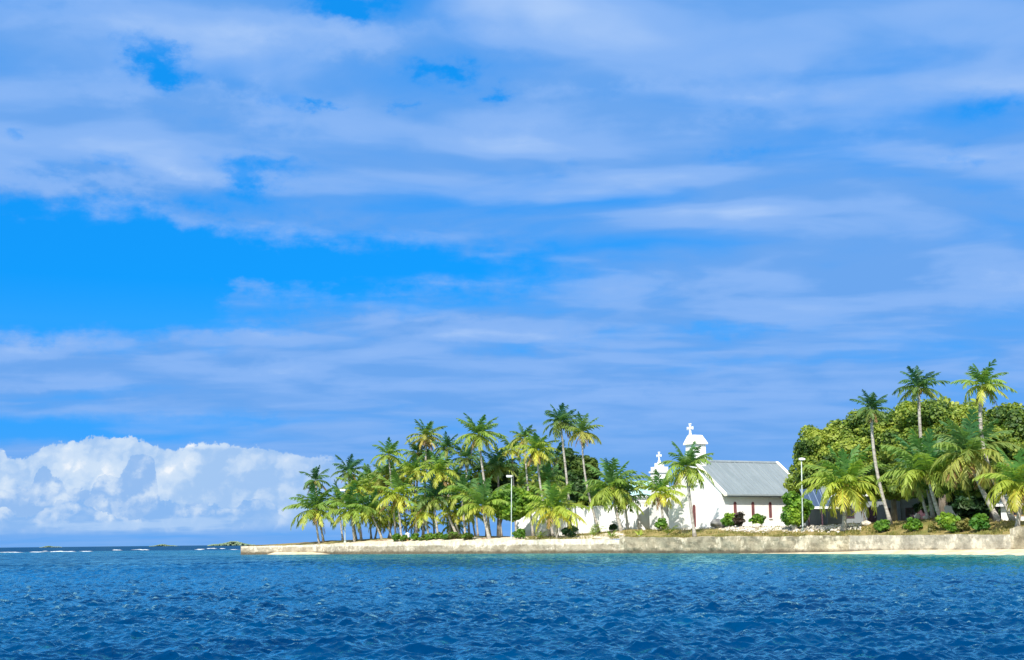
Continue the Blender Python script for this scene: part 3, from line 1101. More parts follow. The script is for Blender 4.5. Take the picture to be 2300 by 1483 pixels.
def build_church():
    o0 = L(1623, 13.5)
    D = math.hypot(o0.x, o0.y)
    base = at(1623, 1189, D)
    root = empty('church', base, 'white church with grey metal roof, bell tower and two crosses', 'church', rz=R(TH))
    s = D / FPX
    W, Ln, EV, RI = 11.5, 13.6, 4.55, 8.55          # facade width, nave length, eave and ridge heights
    ym = W / 2
    # walls: nave box with gable ends
    mb = MB()
    g = [(0, -1.2), (W, -1.2), (W, EV), (ym, RI - 0.15), (0, EV)]
    mb.prism(g, 'x', 0.0, Ln)
    mb.build('wall', white_m, root)
    # plinth
    MB().box(-0.22, Ln + 0.2, -0.22, -0.002, -1.2, 0.35).box(-0.22, -0.002, -0.002, W + 0.2, -1.2, 0.35).build('plinth', white_m, root)
    # roof: two slopes with standing seams
    sl = (RI - EV) / ym
    rf = MB()
    ov = 0.62
    x0, x1 = 0.30, Ln - 0.30
    for sgn in (1, -1):
        ya, yb = (-ov, ym) if sgn > 0 else (W + ov, ym)
        za, zb = EV - ov * sl + 0.14, RI + 0.14
        rf.add([(x0, ya, za), (x1, ya, za), (x1, yb, zb), (x0, yb, zb), (x0, ya, za - 0.10), (x1, ya, za - 0.10), (x1, yb, zb - 0.10), (x0, yb, zb - 0.10)],
               [(0, 1, 2, 3), (4, 7, 6, 5), (0, 4, 5, 1), (0, 3, 7, 4), (1, 5, 6, 2)])
    roof = rf.build('roof', roof_grey, root)
    sm = MB()
    nz = int((x1 - x0) / 0.76)
    for k in range(nz + 1):
        x = x0 + 0.03 + k * (x1 - x0 - 0.06) / nz
        ya, za, zb = -ov, EV - ov * sl + 0.145, RI + 0.145
        w = 0.012 if k % 4 else 0.035
        sm.add([(x - w, ya, za), (x + w, ya, za), (x + w, ym, zb), (x - w, ym, zb), (x - w * 0.6, ya, za + 0.06), (x + w * 0.6, ya, za + 0.06), (x + w * 0.6, ym, zb + 0.06), (x - w * 0.6, ym, zb + 0.06)],
               [(4, 5, 6, 7), (0, 4, 7, 3), (1, 2, 6, 5), (0, 1, 5, 4)])
    sm.build('standing_seams', roof_seam, roof)
    MB().prism([(ym - 0.22, RI + 0.06), (ym + 0.22, RI + 0.06), (ym, RI + 0.30)], 'x', x0, x1).build('ridge_cap', roof_grey, roof)
    MB().box(x0, x1, -ov - 0.05, -ov - 0.004, EV - ov * sl - 0.22, EV - ov * sl + 0.13).build('fascia', fascia_m, root)
    MB().box(x0, x1, -ov - 0.19, -ov - 0.052, EV - ov * sl - 0.04, EV - ov * sl + 0.10).build('gutter', roof_seam, root)
    # raised gable copings at both ends
    for xa, xb in ((-0.12, 0.30), (Ln - 0.30, Ln + 0.12)):
        cp = MB()
        t = 0.30
        cp.prism([(-0.75, EV - 0.75 * sl), (ym, RI), (ym, RI + t), (-0.75, EV - 0.75 * sl + t)], 'x', xa, xb)
        cp.prism([(ym, RI), (W + 0.75, EV - 0.75 * sl), (W + 0.75, EV - 0.75 * sl + t), (ym, RI + t)], 'x', xa, xb)
        cp.build('gable_coping', trim_m, root)
    # arched windows: one tall one in the gable, three along the nave
    arch_window(root, 'x', (ym, 0.0), 0.55, 0.35, 3.15, -1, red_wood)
    for x in (2.0, 4.75, 7.45):
        arch_window(root, 'y', (x, 0.0), 0.40, 1.35, 3.35, -1, red_wood)
    arch_window(root, 'y', (10.4, 0.0), 0.40, 1.35, 3.35, -1, red_wood)
    # bell tower over the gable
    ty, tw, tx0, tx1 = 5.85, 1.1, -0.2, 1.35
    z0, z1, za = 5.6, 10.75, 11.95
    tb = MB()
    tb.box(tx0, tx1, ty - tw, ty + tw, z0, z1)
    tower = tb.build('bell_tower', white_m, root)
    MB().box(tx0 - 0.12, tx1 + 0.12, ty - tw - 0.12, ty + tw + 0.12, 8.75, 8.93).build('string_course', white_tr, tower)
    ca = MB()
    e = 0.22
    yl, yr = ty - tw - e, ty + tw + e
    ca.add([(tx0 - e, yl, z1), (tx1 + e, yl, z1), (tx1 + e, yr, z1), (tx0 - e, yr, z1), (tx0 + 0.1, ty - 0.55, za), (tx1 - 0.1, ty - 0.55, za), (tx1 - 0.1, ty + 0.75, za), (tx0 + 0.1, ty + 0.75, za),
            (tx0 - e, yl, z1 + 0.14), (tx1 + e, yl, z1 + 0.14), (tx1 + e, yr, z1 + 0.14), (tx0 - e, yr, z1 + 0.14)],
           [(0, 3, 2, 1), (0, 1, 9, 8), (1, 2, 10, 9), (2, 3, 11, 10), (3, 0, 8, 11), (8, 9, 5, 4), (9, 10, 6, 5), (10, 11, 7, 6), (11, 8, 4, 7), (4, 5, 6, 7)])
    ca.build('tower_cap', trim_m, tower)
    cross(tower, tx0 + 0.40, ty + 0.55, za - 0.25, 1.8)
    # small turret with its own cross at the far corner of the gable front
    tv = MB()
    cy, cx = 13.9, 0.4
    tv.box(cx - 0.85, cx + 0.85, cy - 0.9, cy + 0.9, -1.2, 7.55)
    tu = tv.build('corner_turret', white_m, root)
    MB().box(cx - 1.0, cx + 1.0, cy - 1.05, cy + 1.05, 7.55, 7.78).box(cx - 0.93, cx + 0.93, cy - 0.98, cy + 0.98, 6.75, 6.90).build('turret_cornice', white_tr, tu)
    MB().box(cx - 0.8, cx + 0.8, cy - 0.85, cy + 0.85, 7.78, 8.35).build('turret_parapet', white_m, tu)
    MB().box(cx - 0.45, cx + 0.45, cy - 0.45, cy + 0.45, 8.35, 8.85).build('turret_pedestal', white_m, tu)
    cross(tu, cx, cy, 8.85, 1.5)
    # set-back porch between gable front and turret: wall with its shade put into grey plaster, slab roof, column and dark doors
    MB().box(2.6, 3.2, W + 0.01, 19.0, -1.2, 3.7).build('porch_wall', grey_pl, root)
    MB().box(-0.4, 3.4, W + 0.02, 18.9, 3.70, 3.98).build('porch_roof', white_m, root)
    MB().box(-0.30, 0.10, 15.1, 15.5, -1.2, 3.70).build('porch_column', white_m, root)
    for y0_, y1_ in ((13.2, 14.2), (15.2, 17.4)):
        d = MB().box(2.50, 2.60, y0_, y1_, -0.2, 2.9).build('door', dark_wood, root)
        MB().box(2.44, 2.50, (y0_ + y1_) / 2 + 0.25, (y0_ + y1_) / 2 + 0.31, 1.0, 1.14).build('handle', white_tr, d)
    # steps to the side door
    st = MB()
    for k in range(3):
        st.box(-1.5 + 0.35 * k, -0.23, 3.2, 8.6, -1.2, -0.45 + 0.18 * k)
    st.build('steps', white_m, root)
    return root


church = build_church()


def gable_house(name, px0, px1, t, base_row, eave_row, ridge_row, depth, wall_m_, roof_m_, label, cat='house', yaw=0.0, ov=0.5, seam_m=None):
    """long side faces the shore; returns root and local size. x runs along the front, y goes back"""
    pc = (px0 + px1) / 2
    c = L(pc, t)
    D = math.hypot(c.x, c.y)
    base = at(pc, base_row, D)
    k = D / FPX
    Ln = (px1 - px0) * k / math.cos(R(abs(yaw)))
    EV = (base_row - eave_row) * k
    RI = (base_row - ridge_row) * (D + depth / 2) / FPX
    face = -math.atan2(c.x, c.y)
    root = empty(name, base, label, cat, rz=face + R(yaw))
    x0, x1 = -Ln / 2, Ln / 2
    ym = depth / 2
    mb = MB()
    mb.prism([(0, -1.0), (depth, -1.0), (depth, EV), (ym, RI - 0.12), (0, EV)], 'x', x0, x1)
    mb.build('wall', wall_m_, root)
    sl = (RI - EV) / ym
    rf = MB()
    for sgn in (1, -1):
        ya = -ov if sgn > 0 else depth + ov
        za, zb = EV - ov * sl + 0.10, RI + 0.10
        rf.add([(x0 - ov, ya, za), (x1 + ov, ya, za), (x1 + ov, ym, zb), (x0 - ov, ym, zb), (x0 - ov, ya, za - 0.08), (x1 + ov, ya, za - 0.08), (x1 + ov, ym, zb - 0.08), (x0 - ov, ym, zb - 0.08)],
               [(0, 1, 2, 3), (4, 7, 6, 5), (0, 4, 5, 1), (0, 3, 7, 4), (1, 5, 6, 2)])
    roof = rf.build('roof', roof_m_, root)
    if seam_m is not None:
        sm = MB()
        n = int((Ln + 2 * ov) / 0.9)
        for i in range(n + 1):
            x = x0 - ov + 0.04 + i * (Ln + 2 * ov - 0.08) / n
            za, zb = EV - ov * sl + 0.105, RI + 0.105
            sm.add([(x - 0.04, -ov, za), (x + 0.04, -ov, za), (x + 0.04, ym, zb), (x - 0.04, ym, zb), (x - 0.03, -ov, za + 0.06), (x + 0.03, -ov, za + 0.06), (x + 0.03, ym, zb + 0.06), (x - 0.03, ym, zb + 0.06)],
                   [(4, 5, 6, 7), (0, 4, 7, 3), (1, 2, 6, 5), (0, 1, 5, 4)])
        sm.build('roof_seams', seam_m, roof)
    MB().box(x0 - ov, x1 + ov, -ov - 0.06, -ov - 0.004, EV - ov * sl - 0.16, EV - ov * sl + 0.09).build('fascia', white_tr, root)
    return root, Ln, EV, RI


# aqua-roofed house beside the church, and the long white wall that runs from it behind the palms
hs_root, hL, hE, hR = gable_house('house', 1408, 1480, 20, 1193, 1113, 1084, 7.0, white_m, roof_aqua,
                                  'plain white house with aqua metal roof between the wide palm and the church', yaw=0, ov=0.35)


def long_wall():
    p0, p1 = L(1160, 15.5), L(1432, 18.5)
    D = p0.xy.length
    base = at(1160, 1196, D)
    d = p1 - p0
    ln = d.xy.length
    root = empty('boundary_wall', base, 'long plain white wall behind the squat golden palm, running towards the church', 'wall', rz=math.atan2(d.y, d.x))
    h = (1196 - 1150) * D / FPX
    MB().box(0, ln, 0, 0.3, -1.0, h + 0.35).build('wall', white_m, root)
    MB().box(-0.05, ln + 0.05, -0.06, 0.36, h + 0.35, h + 0.47).build('coping', white_tr, root)


long_wall()

# grey house in the shade of the trees, with a blue-roofed porch at its near end
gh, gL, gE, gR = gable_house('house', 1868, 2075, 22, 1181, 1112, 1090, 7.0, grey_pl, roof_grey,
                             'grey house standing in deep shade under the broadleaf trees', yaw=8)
for xq in (-3.0, 1.5, 3.6):
    rect_window(gh, xq - 0.45, xq + 0.45, 0.9, 2.0, 0.0, dark_wood)
for xq in (-0.6, 4.9):
    q = MB().box(xq - 0.5, xq + 0.5, -0.06, -0.004, -0.2, 2.1).build('door', dark_wood, gh)
    MB().box(xq + 0.33, xq + 0.38, -0.11, -0.06, 0.9, 1.04).build('handle', white_tr, q)
MB().tube([(2.6, -0.09, -0.3), (2.6, -0.09, gE - 0.1)], 0.06, 8).build('downpipe', grey_pl, gh)


def porch():
    t = 14.5
    c = L(1860, t)
    D = math.hypot(c.x, c.y)
    base = at(1860, 1183, D)
    k = D / FPX
    root = empty('porch', base, 'open porch with blue ribbed metal roof and white fascia beside the lamp post', 'porch', rz=-math.atan2(c.x, c.y) + R(10))
    x0, x1, z0, z1, dp = -44 * k, 40 * k, 43 * k, 84 * k, 4.5
    rf = MB()
    rf.add([(x0, 0, z0), (x1, 0, z0), (x1, dp, z1), (x0 + 0.0, dp, z1), (x0, 0, z0 - 0.08), (x1, 0, z0 - 0.08), (x1, dp, z1 - 0.08), (x0, dp, z1 - 0.08)],
           [(0, 1, 2, 3), (4, 7, 6, 5), (0, 4, 5, 1), (0, 3, 7, 4), (1, 5, 6, 2), (3, 2, 6, 7)])
    roof = rf.build('roof', roof_blue, root)
    sm = MB()
    for i in range(7):
        x = x0 + 0.05 + i * (x1 - x0 - 0.1) / 6
        sm.add([(x - 0.05, 0, z0 + 0.005), (x + 0.05, 0, z0 + 0.005), (x + 0.05, dp, z1 + 0.005), (x - 0.05, dp, z1 + 0.005), (x - 0.04, 0, z0 + 0.06), (x + 0.04, 0, z0 + 0.06), (x + 0.04, dp, z1 + 0.06), (x - 0.04, dp, z1 + 0.06)],
               [(4, 5, 6, 7), (0, 4, 7, 3), (1, 2, 6, 5), (0, 1, 5, 4)])
    sm.build('roof_ribs', seam_blue, roof)
    MB().box(x0 - 0.02, x1, -0.09, -0.004, z0 - 0.24, z0 + 0.02).build('fascia', white_tr, root)
    for x in (x0 + 0.2, -0.6, x1 - 0.2):
        MB().box(x - 0.07, x + 0.07, 0.05, 0.19, -1.0, z0 - 0.09).build('post', dark_wood, root)
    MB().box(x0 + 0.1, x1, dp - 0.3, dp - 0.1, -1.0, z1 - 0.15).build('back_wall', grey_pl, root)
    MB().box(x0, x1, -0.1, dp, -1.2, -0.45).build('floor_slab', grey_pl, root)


porch()

# corner of a white house at the edge of the picture
wh, wL, wE, wR = gable_house('house', 2262, 2420, 16, 1176, 1132, 1108, 6.0, white_m, roof_grey,
                             'white house with a brown window behind the edge palm', yaw=-4)
rect_window(wh, -2.6, -1.5, 0.75, 1.75, 0.0, brown_wood)
rect_window(wh, 0.6, 1.7, 0.75, 1.75, 0.0, brown_wood)


def broken_wall():
    c = L(2135, 12.5)
    D = math.hypot(c.x, c.y)
    base = at(2135, 1168, D)
    k = D / FPX
    mb = MB()
    out = [(-10, -8), (20, -8), (19, 0), (9, 14), (5, 22), (4, 28), (-2, 30), (-8, 31), (-12, 26), (-9, 8)]
    mb.prism([(a * k, b * k) for a, b in out], 'y', 0.0, 0.4)
    o = mb.build('broken_wall', plaster('stained_white_plaster', (0.62, 0.56, 0.50), (0.72, 0.67, 0.61), (0.25, 0.2, 0.17), 0.8))
    o.location = base
    o.rotation_euler = (0, 0, -math.atan2(c.x, c.y))
    tag(o, 'broken piece of stained white wall standing in the shade behind a leafy shrub', 'wall')


broken_wall()


def white_bucket():
    c = L(2213, 11.5)
    D = math.hypot(c.x, c.y)
    mb = MB()
    n = 14
    prof_ = [(0.20, 0.0), (0.26, 0.5), (0.28, 0.5), (0.28, 0.56), (0.24, 0.56), (0.21, 0.1), (0.0, 0.1)]
    v, f = [], []
    for r_, z in prof_:
        v += [(r_ * math.cos(2 * PI * i / n), r_ * math.sin(2 * PI * i / n), z) for i in range(n)]
    for a in range(len(prof_) - 1):
        for i in range(n):
            f.append((a * n + i, a * n + (i + 1) % n, (a + 1) * n + (i + 1) % n, (a + 1) * n + i))
    o = MB().add(v, f).build('bucket', white_tr, smooth=True)
    o.location = Vector((c.x, c.y, at(2213, 1169, D).z))
    tag(o, 'small white bucket standing in the dark shade under the trees', 'bucket')


white_bucket()

# ------------------------------------------------------------------ lamp posts
pole_m = noisy_mat('galvanised_pole', (0.40, 0.46, 0.43), (0.48, 0.54, 0.51), 4.0, 0.5)
lamp_w = noisy_mat('white_lamp_housing', (0.66, 0.66, 0.64), (0.72, 0.72, 0.70), 4.0, 0.5)
lamp_lens = noisy_mat('lamp_lens', (0.60, 0.62, 0.60), (0.66, 0.68, 0.66), 4.0, 0.2)


def lamp_post(px, row, top_px, top_row, t, label, head):
    p = L(px, t)
    D = math.hypot(p.x, p.y)
    top = at(top_px, top_row, D)
    root = empty('lamp_post', p, label, 'lamp post', 'lamp posts along the sea wall')
    tp = top - p
    MB().tube([(0, 0, -0.5), (0, 0, 0.0), tuple(tp * 0.5), tuple(tp)], [0.10, 0.075, 0.065, 0.055], 10).build('pole', pole_m, root, smooth=True)
    MB().tube([(0, 0, -0.3), (0, 0, 0.28)], 0.19, 10).build('base', pole_m, root)
    hb = MB()
    x, y, z = tp
    if head == 'box':
        hb.prism([(x - 0.72, z - 0.02), (x - 0.66, z - 0.13), (x + 0.05, z - 0.13), (x + 0.12, z - 0.02), (x + 0.12, z + 0.13), (x - 0.66, z + 0.16), (x - 0.74, z + 0.1)], 'y', y - 0.2, y + 0.2)
        hd = hb.build('lamp_head', lamp_w, root)
        MB().box(x - 0.6, x - 0.05, y - 0.15, y + 0.15, z - 0.17, z - 0.133).build('lens', lamp_lens, hd)
    else:
        hb.prism([(x - 0.30, z + 0.0), (x - 0.22, z - 0.08), (x + 0.30, z - 0.08), (x + 0.40, z + 0.0), (x + 0.34, z + 0.10), (x + 0.1, z + 0.17), (x - 0.12, z + 0.17), (x - 0.27, z + 0.10)], 'y', y - 0.22, y + 0.22)
        hd = hb.build('lamp_head', lamp_w, root)
        MB().box(x - 0.15, x + 0.25, y - 0.15, y + 0.15, z - 0.12, z - 0.083).build('lens', lamp_lens, hd)


lamp_post(775, 1217, 774.5, 1101, 4.0, 'white lamp post among the first palms near the tip of the point', 'box')
lamp_post(1148.5, 1207, 1149, 1070, 4.5, 'white lamp post in front of the round green tree amid the palm grove', 'box')
lamp_post(1804, 1183, 1800, 1032, 5.0, 'tall lamp post beside the bush and blue roofed porch', 'oval')

# small white garden lantern on a post among the hedge
def lantern():
    p = L(915, 4.2)
    D = math.hypot(p.x, p.y)
    k = D / FPX
    root = empty('lantern_post', p, 'short post with white square cap rising from the low hedge', 'post')
    MB().box(-0.16, 0.16, -0.16, 0.16, -0.3, 0.45).build('post', brown_wood, root)
    h = MB().box(-0.28, 0.28, -0.28, 0.28, 0.45, 0.95).build('cap', lamp_w, root)
    MB().add([(-0.36, -0.36, 0.95), (0.36, -0.36, 0.95), (0.36, 0.36, 0.95), (-0.36, 0.36, 0.95), (0, 0, 1.18)], [(0, 3, 2, 1), (0, 1, 4), (1, 2, 4), (2, 3, 4), (3, 0, 4)]).build('cap_roof', lamp_w, h)


lantern()

# ------------------------------------------------------------------ islets and breaking waves on the reef, far off
def islet(px0, px1, top_row, dist, label, seed):
    """low wooded islet on the horizon"""
    rg = np.random.default_rng(seed)
    n = 900
    h = hdir((px0 + px1) / 2)
    half = (px1 - px0) / 2 * dist / FPX
    Hm = (hor_row((px0 + px1) / 2) - top_row) * dist / FPX
    right = np.array([h.y, -h.x])
    v, f = ICO1
    vv, ff = [], []
    for i in range(n):
        u = rg.uniform(-1, 1)
        prof_ = (1 - abs(u) ** 2.6) * (0.75 + 0.25 * math.sin(u * 5 + seed))
        w = rg.uniform(-0.35, 0.35)
        s = Hm * rg.uniform(0.10, 0.22)
        z = rg.uniform(0.0, max(prof_ * Hm - s * 0.7, 0.0))
        x, y = np.array([h.x, h.y]) * (dist + w * half) + right * u * half
        vv.append(v * np.array([s * 1.6, s * 1.6, s]) * (0.75 + 0.5 * rg.random((len(v), 1))) + np.array([x, y, z]))
        ff.append(f + i * len(v))
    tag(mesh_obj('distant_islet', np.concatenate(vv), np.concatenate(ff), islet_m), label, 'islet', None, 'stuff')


islet_m = noisy_mat('hazed_woodland', (0.13, 0.19, 0.11), (0.19, 0.25, 0.15), 0.05, 0.9)  # foliage colour lightened a little to stand for distance haze
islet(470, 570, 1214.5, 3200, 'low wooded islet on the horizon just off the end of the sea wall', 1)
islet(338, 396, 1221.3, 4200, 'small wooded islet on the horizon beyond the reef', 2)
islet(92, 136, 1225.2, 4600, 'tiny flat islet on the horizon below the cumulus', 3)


def surf():
    rg = np.random.default_rng(77)
    vv, ff, n0 = [], [], 0
    v, f = ICO2
    for px0, px1, row, hh in ((0, 48, 1240, 0.7), (72, 96, 1239.5, 1.2), (98, 104, 1237.5, 0.7), (112, 170, 1238.5, 1.3), (182, 200, 1238, 1.1), (255, 271, 1235.5, 1.6), (298, 334, 1234.5, 1.4),
                              (446, 456, 1234, 1.4), (464, 484, 1232, 1.3), (498, 505, 1232, 1.0), (520, 530, 1234, 0.6)):
        for k in range(int((px1 - px0) * 0.5) + 2):
            px = rg.uniform(px0, px1)
            r_ = row + rg.normal(0, 0.25)
            d_ = EYE * FPX / max(r_ - hor_row(px), 3.0)
            h = hdir(px)
            s = rg.uniform(0.25, 0.7)
            e = 1 - abs((px - (px0 + px1) / 2) / ((px1 - px0) / 2)) ** 2
            g = v * np.array([s * 2.4, s * 1.6, max(hh * e, 0.15) * rg.uniform(0.03, 0.11)]) * (0.7 + 0.6 * rg.random((len(v), 1)))
            vv.append(g + np.array([h.x * d_, h.y * d_, 0.02])); ff.append(f + n0); n0 += len(v)
    fm = noisy_mat('sea_foam', (0.50, 0.58, 0.62), (0.72, 0.77, 0.79), 2.0, 0.9)
    tag(mesh_obj('surf_foam', np.concatenate(vv), np.concatenate(ff), fm), 'white surf breaking on the far reef below the islets', 'surf', None, 'stuff')


surf()

# ------------------------------------------------------------------ palms
frond_m = leaf_mat('palm_frond', 0.45, 0.45, 0.4)
dry_m = leaf_mat('dry_palm_frond', 0.15, 0.8, 0.1)
trunk_m = noisy_mat('palm_bark', (0.30, 0.27, 0.23), (0.46, 0.42, 0.37), 1.5, 0.9, 5.0, c2=(0.20, 0.17, 0.14), scale2=0.8, bmp=0.06, stretch=(1, 1, 3.0))
nut_m = noisy_mat('coconut_husk', (0.30, 0.20, 0.05), (0.42, 0.32, 0.09), 3.0, 0.6)
bark_m = noisy_mat('grey_bark', (0.16, 0.13, 0.10), (0.30, 0.26, 0.21), 2.0, 0.95, 5.0, bmp=0.08, stretch=(1, 1, 0.4))
leaf_m = leaf_mat('broad_leaf', 0.42, 0.5, 0.35)

TONES = {  # young, mid, old frond colours
    'g': ((0.072, 0.194, 0.064), (0.239, 0.355, 0.064), (0.501, 0.498, 0.089)),
    'y': ((0.107, 0.245, 0.060), (0.358, 0.439, 0.064), (0.654, 0.567, 0.096)),
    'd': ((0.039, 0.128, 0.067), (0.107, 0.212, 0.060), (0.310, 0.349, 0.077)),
    'b': ((0.065, 0.180, 0.064), (0.251, 0.322, 0.069), (0.573, 0.439, 0.114)),
}


def frond_geo(Lf, az, e0, droop, wind, rg, c, npair, lw, hang):
    """one feather frond starting at the origin: vertices, quads, colours"""
    ns = 9
    pts = [np.zeros(3)]
    tan = []
    side_curl = rg.normal(0, 0.22)
    for i in range(ns):
        s = (i + 0.5) / ns
        e = e0 - droop * s ** 1.25
        a = az + side_curl * s
        t = np.array([math.cos(e) * math.cos(a), math.cos(e) * math.sin(a), math.sin(e)])
        t = t + wind * (0.25 + s)
        t /= np.linalg.norm(t)
        tan.append(t)
        pts.append(pts[-1] + t * Lf / ns)
    pts = np.array(pts)
    tan = np.array(tan + [tan[-1]])
    perp = np.array([-math.sin(az), math.cos(az), 0.0])
    S = np.cross(tan, np.cross(perp, tan))
    S /= np.linalg.norm(S, axis=1)[:, None]
    Nn = np.cross(S, tan)
    # leaflets
    si = np.linspace(0.13, 0.985, npair)
    x = si * ns
    i0 = np.minimum(x.astype(int), ns - 1)
    fr = (x - i0)[:, None]
    P = pts[i0] * (1 - fr) + pts[i0 + 1] * fr
    T = tan[i0] * (1 - fr) + tan[np.minimum(i0 + 1, ns)] * fr
    Sd = S[i0]
    V, F, C = [], [], []
    n0 = 0
    base_l = Lf * 0.275 * np.sin(PI * (0.16 + 0.80 * si)) ** 0.75
    for sg in (-1.0, 1.0):
        sw = np.radians(62 - 34 * si + rg.normal(0, 10, npair))[:, None]
        dr = Sd * sg * np.sin(sw) + T * np.cos(sw) + Nn[i0] * rg.normal(0.12, 0.12, npair)[:, None]
        dr /= np.linalg.norm(dr, axis=1)[:, None]
        ll = (base_l * rg.uniform(0.68, 1.15, npair))[:, None]
        mid = P + dr * ll * 0.5 + np.array([0, 0, -0.10 * hang]) * ll
        d2 = dr + np.array([0, 0, -1.0 * hang]) * rg.uniform(0.4, 1.5, npair)[:, None]
        d2 /= np.linalg.norm(d2, axis=1)[:, None]
        tip = mid + d2 * ll * 0.55
        wv_ = T * (lw * 0.5)
        verts = np.stack([P - wv_ * 0.7, P + wv_ * 0.7, mid + wv_, mid - wv_, tip + wv_ * 0.22, tip - wv_ * 0.22], 1)
        V.append(verts.reshape(-1, 3))
        b = n0 + np.arange(npair) * 6
        F.append(np.stack([b, b + 1, b + 2, b + 3], 1)); F.append(np.stack([b + 3, b + 2, b + 4, b + 5], 1))
        n0 += npair * 6
        k = rg.uniform(0.82, 1.18, npair)[:, None, None] * np.array([0.92, 0.92, 1.0, 1.0, 1.12, 1.12])[None, :, None]
        C.append((np.array(c)[None, None, :] * k).reshape(-1, 3))
    # midrib: a thin three-sided rod
    rr = np.linspace(0.045, 0.012, ns + 1)[:, None] * (Lf / 4.0)
    ring = np.stack([pts + S * rr, pts - S * rr, pts - Nn * rr * 1.3], 1).reshape(-1, 3)
    V.append(ring)
    q = []
    for i in range(ns):
        for k in range(3):
            a = n0 + i * 3 + k; b2 = n0 + i * 3 + (k + 1) % 3
            q.append((a, b2, b2 + 3, a + 3))
    F.append(np.array(q))
    C.append(np.tile(np.array([min(c[0] * 1.5 + 0.05, 0.5), c[1] * 1.25 + 0.04, c[2] * 1.1]), (len(ring), 1)))
    return np.concatenate(V), np.concatenate(F), np.concatenate(C)


def crown_geo(Lf, rg, tone, nf, upright, wind, npair=19, weep=1.0):
    ty, tm, to = (np.array(q) for q in TONES[tone])
    V, F, C, n0 = [], [], [], 0
    az = rg.uniform(0, 2 * PI)
    for i in range(nf):
        k = (i + rg.uniform(-0.3, 0.3)) / (nf - 1)            # 0 youngest .. 1 oldest
        k = min(max(k, 0), 1)
        az += 2.39996 + rg.normal(0, 0.12)
        e0 = R(86 - 108 * k ** 0.85 * (1.0 - 0.28 * upright)) + rg.normal(0, 0.10)
        droop = R(38 + 62 * k ** 0.8 - 12 * upright) * rg.uniform(0.75, 1.2)
        droop *= 1 + (weep - 1) * k
        if e0 < 0: droop *= 0.7
        ln = Lf * (0.70 + 0.34 * math.sin(PI * min(0.18 + 0.75 * k, 1.0))) * rg.uniform(0.88, 1.08)
        c = ty + (tm - ty) * min(k * 2, 1) + (to - tm) * max(k * 2 - 1, 0) * rg.uniform(0.3, 1.25)
        c = c * rg.uniform(0.85, 1.15)
        v, f, cc = frond_geo(ln, az, e0, droop, wind, rg, c, npair, Lf * 0.040 + 0.050, 0.42 + 0.65 * k)
        V.append(v); F.append(f + n0); C.append(cc); n0 += len(v)
    return np.concatenate(V), np.concatenate(F), np.concatenate(C)


def dry_geo(Lf, rg, nf):
    V, F, C, n0 = [], [], [], 0
    for i in range(nf):
        az = rg.uniform(0, 2 * PI)
        c = np.array([0.30, 0.19, 0.085]) * rg.uniform(0.7, 1.25)
        v, f, cc = frond_geo(Lf * rg.uniform(0.55, 0.85), az, R(rg.uniform(-50, -20)), R(rg.uniform(25, 50)), np.array([0.03, 0, 0]), rg, c, 13, Lf * 0.028 + 0.03, 1.0)
        V.append(v); F.append(f + n0); C.append(cc); n0 += len(v)
    return np.concatenate(V), np.concatenate(F), np.concatenate(C)


def palm(i, cpx, crow, bpx, t, r, tone, label, nf=23, upright=0.0, dry=0, thick=0.135, bend=0.0, lead=0.0, group='coconut palms of the grove', lean=0.0, nuts=True, wind=0.10, weep=1.0):
    rg = np.random.default_rng(1000 + i)
    b = L(bpx, t)
    D = math.hypot(b.x, b.y)
    c = at(cpx, crow, D + lean)
    root = empty('palm_tree', b, label, 'palm tree', group)
    d = c - b
    H = d.z
    # trunk: leans away from the foot then rises, with an optional sideways bow (in metres)
    path, rad_ = [], []
    n = 14
    sidev = Vector((hdir(bpx).y, -hdir(bpx).x, 0))
    for k in range(n + 1):
        s = k / n
        e = 1 - (1 - s) ** 1.45
        p = Vector((d.x * e, d.y * e, H * s)) + sidev * (bend * math.sin(PI * s))
        path.append(p)
        rad_.append(thick * (1.0 + 1.0 * max(0, 1 - s * 9) ** 1.5 + 0.22 * (1 - s)) * (1.0 if s < 0.93 else 0.8))
    path[0].z = -0.35
    MB().tube(path, rad_, 9).build('trunk', trunk_m, root, smooth=True)
    Lf = (1.10 if H > 7.5 else 1.28) * r / ppm(D)
    wv_ = np.array([wind, 0.03, 0.0])
    v, f, cc = crown_geo(Lf, rg, tone, nf, upright, wv_, 21, weep)
    o = mesh_obj('crown', v, f, frond_m, root, cc)
    o.location = d
    if dry:
        v, f, cc = dry_geo(Lf, rg, dry)
        q = mesh_obj('dry_fronds', v, f, dry_m, root, cc)
        q.location = d - Vector((0, 0, 0.12))
    if nuts:
        v, f = ICO2
        g = v * (1 + 0.30 * np.sin(v[:, :1] * 9 + v[:, 1:2] * 8)) * np.array([0.34, 0.34, 0.40]) * (Lf / 4.0)
        q = mesh_obj('coconut_bunch', g, f, nut_m, root, smooth=True)
        q.location = d - Vector((0, 0, 0.30))
    return root


